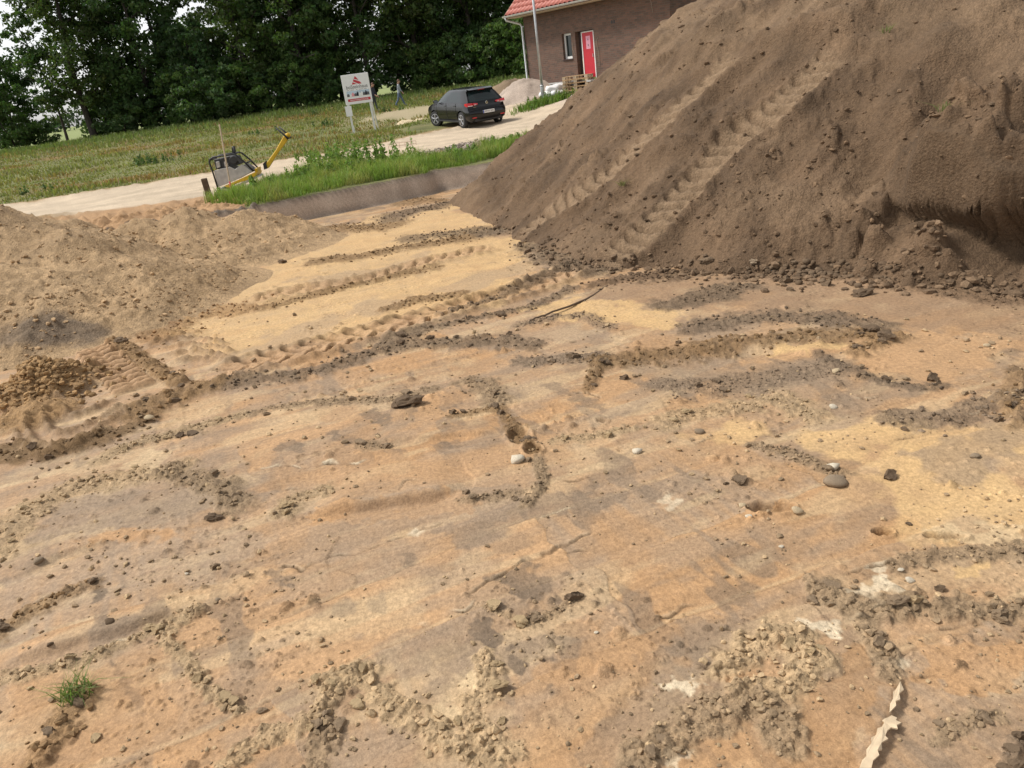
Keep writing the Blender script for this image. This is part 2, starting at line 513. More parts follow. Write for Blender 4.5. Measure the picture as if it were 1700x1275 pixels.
# strips of loose clods: (pixels, thickness px, height m, colour, colour strength, clod size m)
STRIPS = [
 ([(0,1129),(66,1117),(156,1092),(230,1059),(329,1014)], 26, .025, TCLOD, .75, .045),
 ([(329,1014),(275,1060),(313,1100),(342,1141),(395,1178)], 34, .03, TCLOD, .8, .05),
 ([(50,1275),(95,1215),(136,1155)], 50, .04, BROWN, .6, .06),
 ([(370,1275),(432,1224),(515,1203),(548,1158),(600,1112)], 44, .035, TCLOD, .8, .05),
 ([(520,1270),(545,1215)], 60, .03, GCLOD, .8, .05),
 ([(0,923),(25,874),(74,836),(136,808),(214,795),(280,783)], 40, .035, TCLOD, .7, .05),
 ([(280,783),(330,800),(400,838)], 40, .03, GCLOD, .8, .05),
 ([(0,1047),(37,1022),(95,997),(150,978)], 30, .03, BROWN, .6, .05),
 ([(470,852),(494,824),(545,816)], 34, .025, TCLOD, .8, .04),
 ([(753,694),(788,687),(834,680)], 14, .02, BROWN, .7, .035),
 ([(840,690),(862,725),(890,750)], 26, .01, BROWN, .8, .045),
 ([(894,765),(900,800),(873,839)], 34, .03, GCLOD, .9, .04),
 ([(774,828),(806,828),(860,818)], 22, .025, GCLOD, .7, .04),
 ([(600,740),(640,742)], 18, .015, GCLOD, .7, .03),
 ([(400,690),(470,676),(559,666),(647,662),(718,645)], 16, .012, GCLOD, .8, .03),
 ([(365,640),(450,630),(506,620),(576,599),(647,581),(718,570),(823,567),(880,575)], 24, .055, DARK*1.45, .8, .06),
 ([(774,634),(806,638),(823,666)], 28, .02, GCLOD, .8, .04),
 ([(865,600),(930,600),(1000,595)], 22, .02, GREY, .9, .035),
 ([(922,733),(982,726),(1050,712)], 16, .015, TCLOD, .8, .035),
 ([(440,512),(540,486),(640,462),(720,446)], 12, .03, BROWN, .7, .05),
 ([(527,433),(598,426),(668,412),(718,405),(780,395)], 16, .05, BROWN*.9, .8, .06),
 ([(560,378),(619,380),(654,373)], 14, .05, BROWN, .8, .06),
 ([(640,366),(680,352),(740,340),(790,330)], 14, .05, DARK*1.3, .8, .07),
 ([(682,334),(711,334)], 14, .08, BROWN, .8, .07),
 ([(690,395),(770,385),(830,385)], 18, .04, DARK*1.2, .7, .06),
 ([(647,511),(700,496),(760,489)], 16, .045, BROWN, .8, .05),
 ([(400,512),(330,520),(290,535),(270,560)], 26, .05, ORANGE*.8, .6, .06),
 ([(640,572),(720,546),(800,528),(880,510),(950,478)], 14, .045, DARK*1.5, .8, .055),
 ([(740,520),(820,492),(900,462),(960,440)], 10, .05, DARK*1.4, .7, .055),
 ([(860,540),(960,525),(1010,545)], 14, .02, GREY, .6, .04),
 ([(1000,602),(1165,585),(1288,565),(1432,556)], 34, .035, BROWN*.9, .75, .055),
 ([(985,625),(975,650),(1000,600)], 20, .04, BROWN*.8, .7, .05),
 ([(1425,585),(1450,570),(1490,560)], 26, .06, BROWN, .7, .06),
 ([(1362,591),(1412,614),(1453,631),(1515,643),(1560,640)], 16, .03, GREY*0.656, .7, .04),
 ([(1110,705),(1136,688),(1185,684),(1288,664),(1350,688)], 34, .02, TCLOD*1.1, .7, .04),
 ([(1250,740),(1330,760),(1400,790)], 22, .012, GCLOD, .7, .035),
 ([(1490,695),(1568,696),(1618,680),(1690,662)], 44, .035, GREY, .8, .05),
 ([(1692,620),(1680,660),(1690,705)], 60, .07, BROWN, .6, .07),
 ([(550,1135),(598,1128),(643,1165),(692,1202),(744,1232),(811,1268)], 70, .045, TCLOD*1.12, .85, .055),
 ([(803,1094),(822,1146),(781,1169),(800,1215),(850,1250)], 46, .03, TCLOD*1.15, .8, .05),
 ([(803,1010),(833,1020),(867,1035)], 12, -.012, TCLOD, .5, .03),
 ([(885,1035),(915,1020),(945,1003)], 20, .015, GCLOD, .7, .03),
 ([(1210,1110),(1280,1060),(1340,1080),(1330,1130),(1250,1150)], 66, .05, TCLOD*1.1, .9, .05),
 ([(1361,975),(1420,1009),(1487,1009),(1584,1012),(1700,1018)], 52, .045, GCLOD*.95, .85, .06),
 ([(1491,941),(1565,923),(1640,919),(1700,908)], 34, .025, GCLOD, .8, .045),
 ([(1440,1050),(1466,1080),(1475,1117)], 44, .03, GCLOD, .85, .05),
 ([(1050,1275),(1110,1230),(1200,1180),(1270,1175),(1300,1230)], 90, .04, GCLOD*1.05, .85, .05),
 ([(1560,1225),(1610,1195),(1650,1190)], 44, .018, GCLOD, .85, .04),
 ([(1675,1270),(1690,1225)], 50, .04, GREY, .7, .05),
 ([(165,767),(212,741),(282,720),(400,689)], 18, .02, TCLOD, .8, .035),
 ([(0,748),(59,760),(118,743),(165,734),(240,700)], 26, .05, BROWN*.75, .85, .06),
 ([(245,680),(295,660),(345,645)], 36, .10, BROWN*1.05, .9, .09),
 ([(185,568),(215,585),(255,612),(300,640)], 16, .16, BROWN*1.1, .9, .06),
 ([(1000,470),(1060,462),(1130,455)], 22, .03, MOUND, .8, .05),
 ([(1105,505),(1160,495),(1230,478)], 30, .03, DARK*1.4, .85, .05),
 ([(880,410),(950,440),(1000,450)], 24, .04, DARK*1.4, .8, .06),
 ([(1150,545),(1250,530),(1350,530),(1450,540)], 30, .022, GREY*0.697, .75, .05),
 ([(1240,455),(1400,455),(1560,478),(1700,500)], 30, .03, MOUND*1.3, .85, .05),
 ([(1390,610),(1300,625),(1200,640),(1100,640)], 40, .008, GREY, .55, .03),
]
STRIPS = [(P_, w_, h_, c_ * (.84 if P_[0][1] < 900 else .93), k_, s_) for P_, w_, h_, c_, k_, s_ in STRIPS]
# colour patches: (pixels polygon, feather m, colour, strength, roughness change)
PATCH = [
 ([(330,470),(480,420),(620,360),(760,340),(850,400),(960,440),(800,500),(600,560),(400,605),(280,560)], .5, YELLOW, .75),
 ([(430,560),(640,500),(880,430),(930,440),(760,480),(560,545),(430,590)], .25, GREY*1.35, .5),
 ([(480,470),(640,440),(700,420),(690,445),(560,475)], .2, GREY*1.3, .5),
 ([(860,515),(960,495),(1130,520),(1130,545),(960,535)], .12, YELLOW, .85),
 ([(1000,470),(1200,455),(1700,480),(1700,560),(1500,540),(1250,520),(1000,500)], .25, MOUND*2.1, .8),
 ([(1030,590),(1380,600),(1520,650),(1480,700),(1300,650),(1060,640)], .2, GREY*1.1, .7),
 ([(1395,594),(1527,544),(1679,561),(1634,614),(1527,637)], .1, TAN*1.08, .9),
 ([(1280,590),(1424,577),(1424,568),(1285,577)], .04, YELLOW*.95, .9),
 ([(1185,717),(1329,696),(1432,684),(1700,720),(1700,880),(1500,880),(1436,760),(1370,754),(1268,729)], .18, YELLOW*1.02, .75),
 ([(1520,760),(1640,700),(1700,700),(1700,760),(1600,800)], .12, GREY*1.2, .65),
 ([(16,886),(124,832),(329,795),(424,832),(371,853),(247,869),(124,894)], .12, GREY*1.15, .85),
 ([(120,905),(194,886),(255,882),(330,884),(300,896),(190,902)], .04, ORANGE*1.05, .85),
 ([(516,871),(799,849),(770,811),(524,846)], .03, ORANGE*1.12, .9),
 ([(725,882),(800,850),(885,822),(1071,812),(960,848),(855,871),(826,897),(792,923),(759,900)], .06, GREY, .75),
 ([(600,840),(800,800),(900,830),(760,870),(560,920),(500,930),(480,900)], .12, GREY*1.35, .5),
 ([(822,964),(870,941),(930,960),(926,990),(885,1016),(848,986)], .06, GREY*0.697, .8),
 ([(773,1038),(811,1031),(837,1057),(870,1109),(859,1128),(833,1083),(788,1072)], .03, GREY*0.656, .85),
 ([(600,1060),(780,1040),(800,1090),(740,1110),(660,1120)], .1, GREY*1.15, .5),
 ([(960,1275),(960,1236),(1090,1076),(1150,1023),(1290,1040),(1230,1120),(1180,1180),(1100,1275)], .05, GREY*1.1, .6),
 ([(905,1100),(919,1090),(935,1100),(919,1111)], .015, GREY*0.574, .8),
 ([(903,1150),(915,1143),(930,1150),(915,1157)], .015, GREY*0.615, .8),
 ([(880,1190),(895,1185),(900,1200),(885,1205)], .015, GREY*0.656, .7),
 ([(910,1185),(920,1185),(925,1205),(915,1210)], .015, GREY*0.615, .8),
 ([(152,960),(175,955),(180,1000),(158,1003)], .02, GREY*0.615, .85),
 ([(195,960),(215,955),(212,980),(200,985)], .015, GREY*0.697, .7),
 ([(186,1098),(205,1110),(228,1150),(240,1190),(228,1180),(205,1150)], .02, GREY*0.615, .8),
 ([(170,1030),(182,1028),(180,1052),(170,1050)], .015, GREY*0.697, .6),
 ([(600,690),(625,680),(655,702),(640,712),(610,700)], .03, GREY*0.738, .7),
 ([(540,720),(560,715),(590,735),(570,742)], .03, GREY*0.738, .7),
 ([(460,735),(505,730),(500,750),(462,752)], .04, GREY*0.738, .7),
 ([(450,945),(475,950),(480,975),(455,975)], .03, GREY*0.738, .7),
 ([(660,910),(690,915),(690,940),(668,935)], .02, GREY*0.738, .6),
 ([(900,640),(920,635),(1010,675),(1000,685),(950,665)], .03, GREY*0.779, .6),
 ([(730,735),(760,728),(765,745),(735,748)], .02, GREY*0.697, .7),
 ([(1309,1027),(1390,1038),(1394,1057),(1338,1050)], .03, WHITE, .95),
 ([(1090,1142),(1122,1128),(1165,1135),(1140,1150)], .02, WHITE, .9),
 ([(1409,985),(1472,955),(1502,978),(1458,1001)], .03, WHITE, .95),
 ([(1440,945),(1465,930),(1480,945),(1460,955)], .02, WHITE*.9, .8),
 ([(1460,1105),(1484,1097),(1510,1102),(1490,1112)], .015, WHITE, .9),
 ([(1095,1262),(1118,1240),(1145,1255),(1120,1272)], .02, WHITE, .9),
 ([(760,1135),(785,1115),(800,1132),(785,1152)], .02, PALE*1.05, .9),
 ([(700,1190),(735,1160),(785,1180),(770,1200),(720,1215)], .03, PALE, .85),
 ([(1540,880),(1640,880),(1700,870),(1700,905),(1600,900)], .05, PALE, .8),
 ([(1580,945),(1640,935),(1630,955),(1590,958)], .03, YELLOW, .8),
 ([(1095,830),(1110,820),(1130,835),(1110,845)], .02, WHITE*.9, .8),
 ([(680,885),(690,874),(702,880),(693,892)], .012, WHITE*.95, .8),
 ([(200,775),(255,745),(290,750),(250,790)], .06, PALE, .7),
 ([(1070,700),(1020,690),(900,730),(980,740)], .08, TAN*1.1, .5),
 ([(520,790),(700,760),(860,740),(880,800),(700,810),(540,840)], .1, TAN*1.1, .4),
 ([(0,1140),(240,1080),(300,1180),(200,1275),(0,1275)], .08, ORANGE*1.0, .5),
 ([(950,1050),(1140,1030),(1060,1150),(900,1275),(820,1275)], .1, ORANGE*1.05, .45),
 ([(1530,1070),(1700,1050),(1700,1150),(1560,1160)], .05, ORANGE*1.1, .7),
 ([(1310,1160),(1430,1080),(1480,1130),(1400,1275),(1280,1275)], .05, ORANGE*.85, .7),
 ([(0,1000),(330,960),(480,880),(300,880),(0,960)], .1, GREY*1.6, .45),
]
CRACKS = [  # pixels, depth, lip, pale flakes
 ([(421,779),(445,776),(470,772),(500,776),(541,768),(575,772),(612,768)], .012, .010, .9),
 ([(492,948),(530,935),(559,923),(610,912),(665,892),(700,878),(739,863)], .016, .008, .3),
 ([(891,867),(910,862),(929,849),(958,842)], .008, .008, .8),
 ([(755,997),(780,985),(811,968),(840,955),(867,938),(895,925),(922,912),(986,880)], .014, .010, .25),
 ([(925,913),(950,915),(985,916)], .014, .012, .1),
 ([(745,1020),(770,1018),(785,1005),(792,995)], .006, .007, .6),
 ([(694,1044),(708,1038),(720,1032)], .004, .006, .9),
 ([(160,1092),(190,1070),(215,1062),(240,1052)], .012, .012, .7),
 ([(40,1005),(95,990),(156,972)], .012, .014, .3),
 ([(1000,720),(1045,707),(1075,703)], .012, .008, .3),
 ([(1150,735),(1190,725)], .006, .006, .3),
 ([(930,660),(960,655),(1000,660),(960,680)], .006, .006, .2),
 ([(720,548),(780,545),(800,552)], .015, .02, .2),
 ([(890,560),(930,566),(965,570)], .015, .015, .1),
 ([(1135,1108),(1200,1112),(1240,1118)], .02, .0, .0),
 ([(1490,1155),(1510,1165),(1530,1172)], .02, .006, .4),
]
_g = np.random.default_rng(3)
for _k in range(22):
    _u, _v = _g.uniform(20, 1600), _g.uniform(600, 1230)
    _l = _g.uniform(40, 110) * (.6 + (_v - 600) / 900)
    CRACKS.append(([(_u, _v), (_u + _l * .35, _v - _l * .06 + _g.normal() * 3), (_u + _l * .7, _v - _l * .15 + _g.normal() * 4), (_u + _l, _v - _l * .2 + _g.normal() * 4)], _g.uniform(.005, .014), _g.uniform(.003, .009), _g.uniform(0, .35)))
SCARPS = [  # upper edge pixels, drop m (towards the viewer)
 ([(516,850),(600,838),(700,824),(775,811)], .055, .5),
 ([(608,736),(700,728),(770,722),(838,715)], .03, .4),
 ([(0,1100),(120,1070),(230,1035),(330,1005)], .035, .5),
 ([(395,700),(520,690),(640,688)], .012, .4),
 ([(420,770),(560,764),(700,758),(840,748)], .012, .4),
 ([(0,965),(160,900),(330,888)], .015, .4),
 ([(410,815),(520,800),(700,785)], .012, .3),
 ([(1000,597),(1100,588),(1230,580),(1400,590)], .03, .5),
 ([(1430,1275),(1455,1210),(1490,1120)], .03, .25),
 ([(1090,1076),(1040,1140),(960,1236)], .012, .3),
 ([(640,1000),(560,1040),(420,1120)], .008, .3),
]
# tyre tracks on the pit floor: pixels, width m, strength
TRACKS = [
 ([(400,506),(470,488),(541,477),(612,463),(689,441),(760,425),(830,408)], .42, 1.2, BROWN*.8),
 ([(990,440),(947,452),(894,473),(841,490),(788,503),(730,520),(647,548),(576,566),(488,590),(400,612),(350,628)], .46, 1.5, BROWN*.75),
]
MTRACKS = [
 ([(1232,90),(1180,135),(1110,200),(1040,265),(960,325),(900,365),(850,398)], .36, .95),
 ([(1405,85),(1350,130),(1290,180),(1230,225),(1180,275),(1130,330),(1080,380),(1030,420),(985,443)], .41, 1.25),
]
def put_track(x, y, h, col, P, W, k, tint, pitch=.24, skew=0.):
    d, lat, s, L = pl_dist(P, x, y)
    sel = (d < W * 1.3) & (s > -.05) & (s < L + .05)
    if not sel.any(): return
    dd, t, a = d[sel], lat[sel] + .015 * perlin(x[sel] * 3, y[sel] * 3, 9), s[sel]
    end = ss(0, .35, a) * ss(0, .35, L - a)
    wob = .75 + .4 * perlin(a * .9, a * 0 + 3.3, 77)
    if tint is None: wob = np.maximum(wob, .75)
    inside = ss(W * .56, W * .46, np.abs(t))
    if tint is not None:
        ph = a / pitch + np.where(t > 0, 0, .5) - np.abs(t) * .8 / pitch
    else:
        ph = a / pitch + skew * t / pitch + .10 * np.sin(np.clip(t / W, -.5, .5) * 6.283) + .10 * perlin(x[sel] * 4, y[sel] * 4, 14)
    fr = ph - np.floor(ph)
    bar = ss(.03, .16, fr) * ss(.99, .74, fr)
    if tint is None: bar = ss(.0, .22, fr) * ss(1.0, .66, fr)
    nz = perlin(x[sel] * 9, y[sel] * 9, 12)
    groove = -.045 * k * inside
    lug = .058 * k * bar * inside * np.clip(wob, .3, 1.2) * (1 + .25 * nz)
    berm = .035 * k * np.exp(-((np.abs(t) - W * .62) / .07) ** 2) * (1 + .8 * nz)
    h[sel] += (groove + lug + berm) * end
    if tint is not None:
        mk = (inside * (1 - bar) * .7 + .4 * np.exp(-((np.abs(t) - W * .62) / .07) ** 2)) * end
        col[sel] += (tint - col[sel]) * np.clip(mk, 0, 1)[:, None]
        mk = inside * bar * end * .7
        col[sel] += (TAN * 1.0 - col[sel]) * mk[:, None]
    else:
        mk = np.clip(inside * end, 0, 1) * .95 * (.3 + .7 * bar)
        col[sel] += (np.array([.245, .166, .10]) - col[sel]) * mk[:, None]
SPOTS = []     # where loose clods will be strewn: (x, y, half width, clod size, colour)

def floor_detail(x, y, base):
    """relief, colour and roughness of the pit floor"""
    n = len(x)
    h = np.zeros(n); rough = np.full(n, .35)
    ca, sa = math.cos(.36), math.sin(.36)          # bucket passes run this way
    u, v = x * ca + y * sa, -x * sa + y * ca
    h += .014 * fbm(x * .9, y * .9, 1, 3) + .003 * fbm(u * 1.5, v * 7, 2, 3)
    h += .0016 * fbm(x * 12, y * 12, 3, 3) * ss(-.4, .5, perlin(x * 1.1, y * 1.1, 8))
    col = np.tile(TAN, (n, 1)) * (1 + .10 * fbm(u * 2.0, v * 30, 25, 3))[:, None]
    # scraped lanes left by the bucket: tone and level change at sharp edges
    pa, pb = un(500, 945), un(740, 865)
    la = math.atan2(pb[1] - pa[1], pb[0] - pa[0])
    lu, lv = x * math.cos(la) + y * math.sin(la), -x * math.sin(la) + y * math.cos(la)
    lw = lv / .62 + .35 * perlin(lu * .35, lv * .2, 141) + .03 * perlin(lu * 5, lv * 5, 142)
    li = np.floor(lw); lf_ = lw - li
    lk = np.floor(lu / 1.7 + 7 * h2(li, li * 0 + 1, 143) + .05 * perlin(lu * 4, lv * 4, 144))
    tone, pick = h2(li, lk, 145), h2(li, lk, 146)
    h += .014 * (h2(li, lk, 147) - .5) + .010 * (lf_ - .5)
    edge = np.minimum(lf_, 1 - lf_) * .62
    on_ = ss(-.1, .3, perlin(lu * .8, li * 3.7, 151))
    ft = np.floor(lv / .085 + .25 * perlin(lu * .3, lv * .3, 152))            # tooth marks inside a lane
    tooth = h2(ft, lk, 153) - .5
    h += .004 * tooth
    drag = fbm(lu * 16, lv * 1.3, 148, 3)                       # drag marks across the lanes
    tgt = np.where((pick < .55)[:, None], GREY * 1.35, np.where((pick < .75)[:, None], ORANGE * 1.02, TAN * 1.12))
    col += (tgt - col) * (tone * .8 * (.75 + .5 * drag))[:, None]
    col *= (1 + .20 * tooth)[:, None]
    mk = np.exp(-(edge / .011) ** 2) * on_
    h -= .006 * mk
    col += (BROWN * .75 - col) * (mk * .6)[:, None]
    mk = np.exp(-((lf_ * .62 - .03) / .018) ** 2) * on_
    col += (PALE - col) * (mk * .4)[:, None]
    yl = ss(.2, .4, fbm(lu * .7 + 11, lv * 3.2, 154, 3))
    col += (PALE * .98 - col) * (yl * .42)[:, None]
    st = ss(.28, .42, fbm(lu * 4.2, lv * 1.6, 149, 3)) * ss(.0, .3, perlin(x * .8, y * .8, 150) + .15)
    col += (GREY * .82 - col) * (st * .62)[:, None]
    h += .0010 * drag
    g = ss(.02, .55, fbm(u * .8, v * 2.6, 21, 4) + .1)
    col += (GREY * 1.35 - col) * (g * .55)[:, None]
    g = ss(.25, .6, fbm(u * 1.6 + 5, v * 3.4, 22, 4))
    col += (GREY - col) * (g * .45)[:, None]
    g = ss(.2, .6, fbm(x * 1.1 + 9, y * 1.1, 23, 4))
    col += (ORANGE - col) * (g * .5)[:, None]
    g = ss(.28, .6, fbm(u * 1.3 - 9, v * 2.1, 24, 4))
    col += (PALE - col) * (g * .28)[:, None]
    for P, fe, c, k in PATCH:
        W = pts(P)
        xs, ys = [p[0] for p in W], [p[1] for p in W]
        e = fe * 3 + .15
        sel = np.nonzero((x > min(xs) - e) & (x < max(xs) + e) & (y > min(ys) - e) & (y < max(ys) + e))[0]
        if not len(sel): continue
        X_, Y_ = x[sel], y[sel]
        d = pg_dist(W, X_, Y_) + fe * 1.6 * fbm(X_ * .35 / max(fe, .02), Y_ * .35 / max(fe, .02), 51, 3) + .02 * perlin(X_ * 16, Y_ * 16, 52)
        fs = max(.35 * fe, .012)
        mk = ss(-fs, fs, d) * min(1., k * 1.08) * (.85 + .3 * perlin(X_ * 5, Y_ * 5, 53))
        col[sel] += (c - col[sel]) * np.clip(mk, 0, 1)[:, None]
    for P, W, k, tint in TRACKS:
        put_track(x, y, h, col, smooth_poly(pts(P)), W, k, tint)
    for P, drop, ln in SCARPS:
        W = smooth_poly(pts(P), 4)
        if W[-1][0] < W[0][0]: W = W[::-1]
        d, lat, s, L = pl_dist(W, x, y)
        sel = (d < ln * 1.5)
        t = lat[sel] + .02 * perlin(x[sel] * 5, y[sel] * 5, 61)
        end = ss(-.05, .25, s[sel]) * ss(-.05, .25, L - s[sel])
        up = ss(-.06, .0, t) * np.exp(-np.maximum(t, 0) / ln)
        dn = -.4 * np.exp(-((t + .07) / .06) ** 2)
        h[sel] += drop * (up + dn) * end
    for P, wpx, hg, c, k, cs in STRIPS:
        W = smooth_poly(pts(P), 4)
        hw = width_m(P, wpx)
        xs, ys = W[:, 0], W[:, 1]
        e = hw * 3
        sel = np.nonzero((x > xs.min() - e) & (x < xs.max() + e) & (y > ys.min() - e) & (y < ys.max() + e))[0]
        if not len(sel): continue
        X_, Y_ = x[sel], y[sel]
        d, lat, s, L = pl_dist(W, X_, Y_)
        dn = d / hw + .55 * fbm(X_ * .9 / hw, Y_ * .9 / hw, 71, 3) + .25 * perlin(X_ * 14, Y_ * 14, 72)
        mk = ss(1.25, .55, dn)
        core = ss(1.1, .1, dn)
        cl = np.maximum(clods(X_, Y_, cs * 1.2, 81), clods(X_ + .37, Y_ + .11, cs * .8, 91)) + .5 * clods(X_, Y_, cs * .45, 95)
        h[sel] += .42 * hg * core * (.8 + .5 * perlin(X_ * 6, Y_ * 6, 73)) + cl * mk * .8
        rough[sel] = np.maximum(rough[sel], mk)
        vv = (.8 + .45 * h2(np.floor(X_ / cs), np.floor(Y_ / cs), 7))[:, None]
        col[sel] += (c * vv - col[sel]) * (mk * k)[:, None]
    for P, dep, lip, pale in CRACKS:
        W = smooth_poly(pts(P), 5)
        d, lat, s, L = pl_dist(W, x, y)
        sel = np.nonzero(d < .12)[0]
        t = lat[sel] + .03 * fbm(x[sel] * 6, y[sel] * 6, 62, 3)
        end = ss(-.01, .08, s[sel]) * ss(-.01, .08, L - s[sel])
        brk = ss(-.25, .25, perlin(s[sel] * 7, s[sel] * 0 + dep * 900, 63)) * (.5 + .8 * h2(np.floor(s[sel] * 14), np.floor(s[sel] * 0 + dep * 1e4), 6))
        h[sel] += (-1.2 * dep * np.exp(-(t / .007) ** 2) * (.4 + .6 * brk) + .55 * lip * brk * ss(-.004, .004, t) * ss(.05, .008, t)) * end
        mk = ss(0, .006, t) * ss(.026, .012, t) * pale * end * brk
        col[sel] += (WHITE * .95 - col[sel]) * mk[:, None]
        mk = np.exp(-(t / .0065) ** 2) * end * .85 * (.35 + .65 * brk)
        col[sel] += (BROWN * .38 - col[sel]) * mk[:, None]
    # holes
    for (u_, v_, rx, ry, dep) in [(1280,846,40,11,.05),(1465,886,18,7,.07),(862,725,20,14,.05),(885,748,16,10,.04),(1569,893,34,6,.02),(1000,700,10,4,.01)]:
        c = un(u_, v_); a = un(u_ + rx, v_)[:2] - c[:2]; b = un(u_, v_ + ry)[:2] - c[:2]
        M_ = np.linalg.inv(np.array([a, b]).T)
        px, py = x - c[0], y - c[1]
        q = np.hypot(M_[0, 0] * px + M_[0, 1] * py, M_[1, 0] * px + M_[1, 1] * py) + .2 * perlin(x * 14, y * 14, 64)
        h -= dep * ss(1.1, .6, q)
        h += .02 * np.exp(-((q - 1.15) / .15) ** 2)
        col += (BROWN * .8 - col) * (ss(1.05, .7, q) * .6)[:, None]
    # ribbed prints of crawler tracks
    c0, c1, c2, c3 = [un(*p) for p in ((128,588),(182,573),(268,634),(180,662))]
    org = (c0 + c1) / 2; ax = ((c2 + c3) / 2 - org)[:2]; Lx = np.hypot(*ax); ax /= Lx; ay = np.array([-ax[1], ax[0]])
    s, t = (x - org[0]) * ax[0] + (y - org[1]) * ax[1], (x - org[0]) * ay[0] + (y - org[1]) * ay[1]
    hw = np.hypot(*(c1 - c0)[:2]) * .55
    mk = ss(-.1, .05, s) * ss(Lx + .1, Lx - .05, s) * ss(hw * 1.1, hw * .9, np.abs(t))
    rib = .5 + .5 * np.sin(s / (Lx / 11.5) * 6.283 + .5 * perlin(x * 3, y * 3, 65))
    h += mk * (.085 * rib ** .7 - .03 - .02 * np.exp(-(t / .03) ** 2)) * (1 + .3 * perlin(x * 12, y * 12, 66))
    col += (TAN * 1.0 - col) * (mk * .9 * (rib > .35))[:, None]
    col += (BROWN * .6 - col) * (mk * .9 * (rib <= .35))[:, None]
    for q, A in enumerate([[(190,566),(260,556),(330,560)], [(235,574),(310,564),(385,572)], [(255,583),(320,574),(398,586)], [(262,592),(330,587),(395,598)], [(275,603),(340,599),(385,606)],
              [(40,700),(60,738),(110,740),(180,705),(235,672)], [(20,715),(60,755),(120,748),(200,705)], [(70,690),(95,722),(150,705),(215,668)], [(90,680),(130,690),(205,660)]]):
        W = smooth_poly(pts(A), 5)
        d, lat, s, L = pl_dist(W, x, y)
        t = d + .02 * perlin(x * 6, y * 6, 67)
        end = ss(0, .2, s) * ss(0, .2, L - s)
        k = np.exp(-(t / .042) ** 2) * end
        h += .06 * k * (1 + .6 * perlin(x * 15, y * 15, 68))
        c = BROWN * (.95 if q < 5 else .8)
        col += (c - col) * (k * .75)[:, None]
    # small cone of clods beside the ribbed print
    for (u_, v_, hg, r_) in [(80,623,.32,.52), (60,668,.12,.4)]:
        c = un(u_, v_ + 22)
        q = np.hypot(x - c[0], y - c[1]) / r_ + .15 * perlin(x * 4, y * 4, 69)
        mk = np.clip(1.15 - q, 0, 1)
        sel = mk > 0
        h[sel] += hg * mk[sel] + np.maximum(clods(x[sel], y[sel], .1, 83), clods(x[sel], y[sel], .05, 84)) * ss(0, .2, mk[sel])
        col[sel] += (BROWN * 1.25 * (.8 + .4 * h2(np.floor(x[sel] * 18), np.floor(y[sel] * 18), 3))[:, None] - col[sel]) * ss(0, .3, mk[sel])[:, None]
        rough[sel] = 1
    # crumbs strewn all over
    den = ss(-.25, .5, fbm(x * .8, y * .8, 99, 3))
    r = np.hypot(x, y)
    nr = np.nonzero(r < 13)[0]
    for cell, sd, pr in ((.09, 101, .06), (.05, 104, .12), (.03, 107, .2)):
        cl = np.zeros_like(x)
        cl[nr] = clods(x[nr], y[nr], cell, sd, pr) * ss(.25, .8, den[nr])
        h += cl * .7
        k = (cl > cell * .05)
        rough[k] = np.maximum(rough[k], .7)
        col[k] *= (.72 + .5 * h2(np.floor(x[k] / .2), np.floor(y[k] / .2), 5))[:, None]
    return h, col, rough
# ---------------------------------------------------------------- ground sheet
TH = np.radians(np.concatenate([np.linspace(-110, -60, 12, endpoint=False), np.linspace(-60, -42, 30, endpoint=False), np.linspace(-42, 42, 690), np.linspace(42, 60, 31)[1:], np.linspace(60, 110, 13)[1:]]))
RR = np.concatenate([1 / np.linspace(1 / 2.0, 1 / 8.2, 640), np.linspace(8.2, 11, 128)[1:], 1 / np.linspace(1 / 11, 1 / 16.8, 74)[1:], np.linspace(16.8, 20.6, 100)[1:], np.geomspace(20.6, 40, 45)[1:], np.geomspace(40, 2500, 45)[1:]])
gT, gR = np.meshgrid(TH, RR, indexing='ij')
gx, gy = (gR * np.sin(gT)).ravel(), (gR * np.cos(gT)).ravel()
gz, gd = base_z(gx, gy)
gcol = np.zeros((len(gx), 3)); grough = np.ones(len(gx))
ROADP = [un(u, v, 0.)[:2] for u, v in [(-300,420),(60,362),(190,352),(345,330),(480,303),(560,280),(640,266),(720,258),(860,233)]] + [np.array([2.6, 29.5]), np.array([9, 31]), np.array([9.5, 34.5]), np.array([4.5, 37.8]), np.array([3.2, 37.6])] + \
        [un(u, v, 0.)[:2] for u, v in [(860,188),(800,205),(760,216),(700,228),(640,243),(560,254),(480,266),(430,275),(340,290),(240,308),(150,322),(40,340),(-300,384)]]
r_ = np.hypot(gx, gy)
out = gd < .25
i = np.nonzero(out)[0]
x, y = gx[i], gy[i]
c = np.tile(FIELD * np.array([1.5, 1.3, 1.5]), (len(i), 1))
n1 = fbm(x * .12, y * .3, 201, 4)
c *= (1 + .35 * fbm(x * .6, y * 1.2, 202, 4))[:, None]
c += (np.array([.24, .115, .05]) - c) * (ss(.15, .5, n1) * .55)[:, None]
c += (np.array([.25, .19, .1]) - c) * (ss(.2, .55, fbm(x * .2 + 4, y * .3, 204, 3)) * .4)[:, None]
far = ss(92, 120, np.hypot(x, y))
c += (np.array([.23, .27, .10]) - c) * far[:, None]
rd = pg_dist(ROADP, x, y)
rdn = rd + .5 * fbm(x * .5, y * .5, 205, 4)
mk = ss(-.55, .15, rdn)
c += (TAN * .85 - c) * (ss(-1.5, -.3, rdn) * .75)[:, None]
c += (ROAD * (1 + .22 * fbm(x * .5 + y * .4, y * 2.0 - x * .9, 206, 5))[:, None] - c) * mk[:, None]
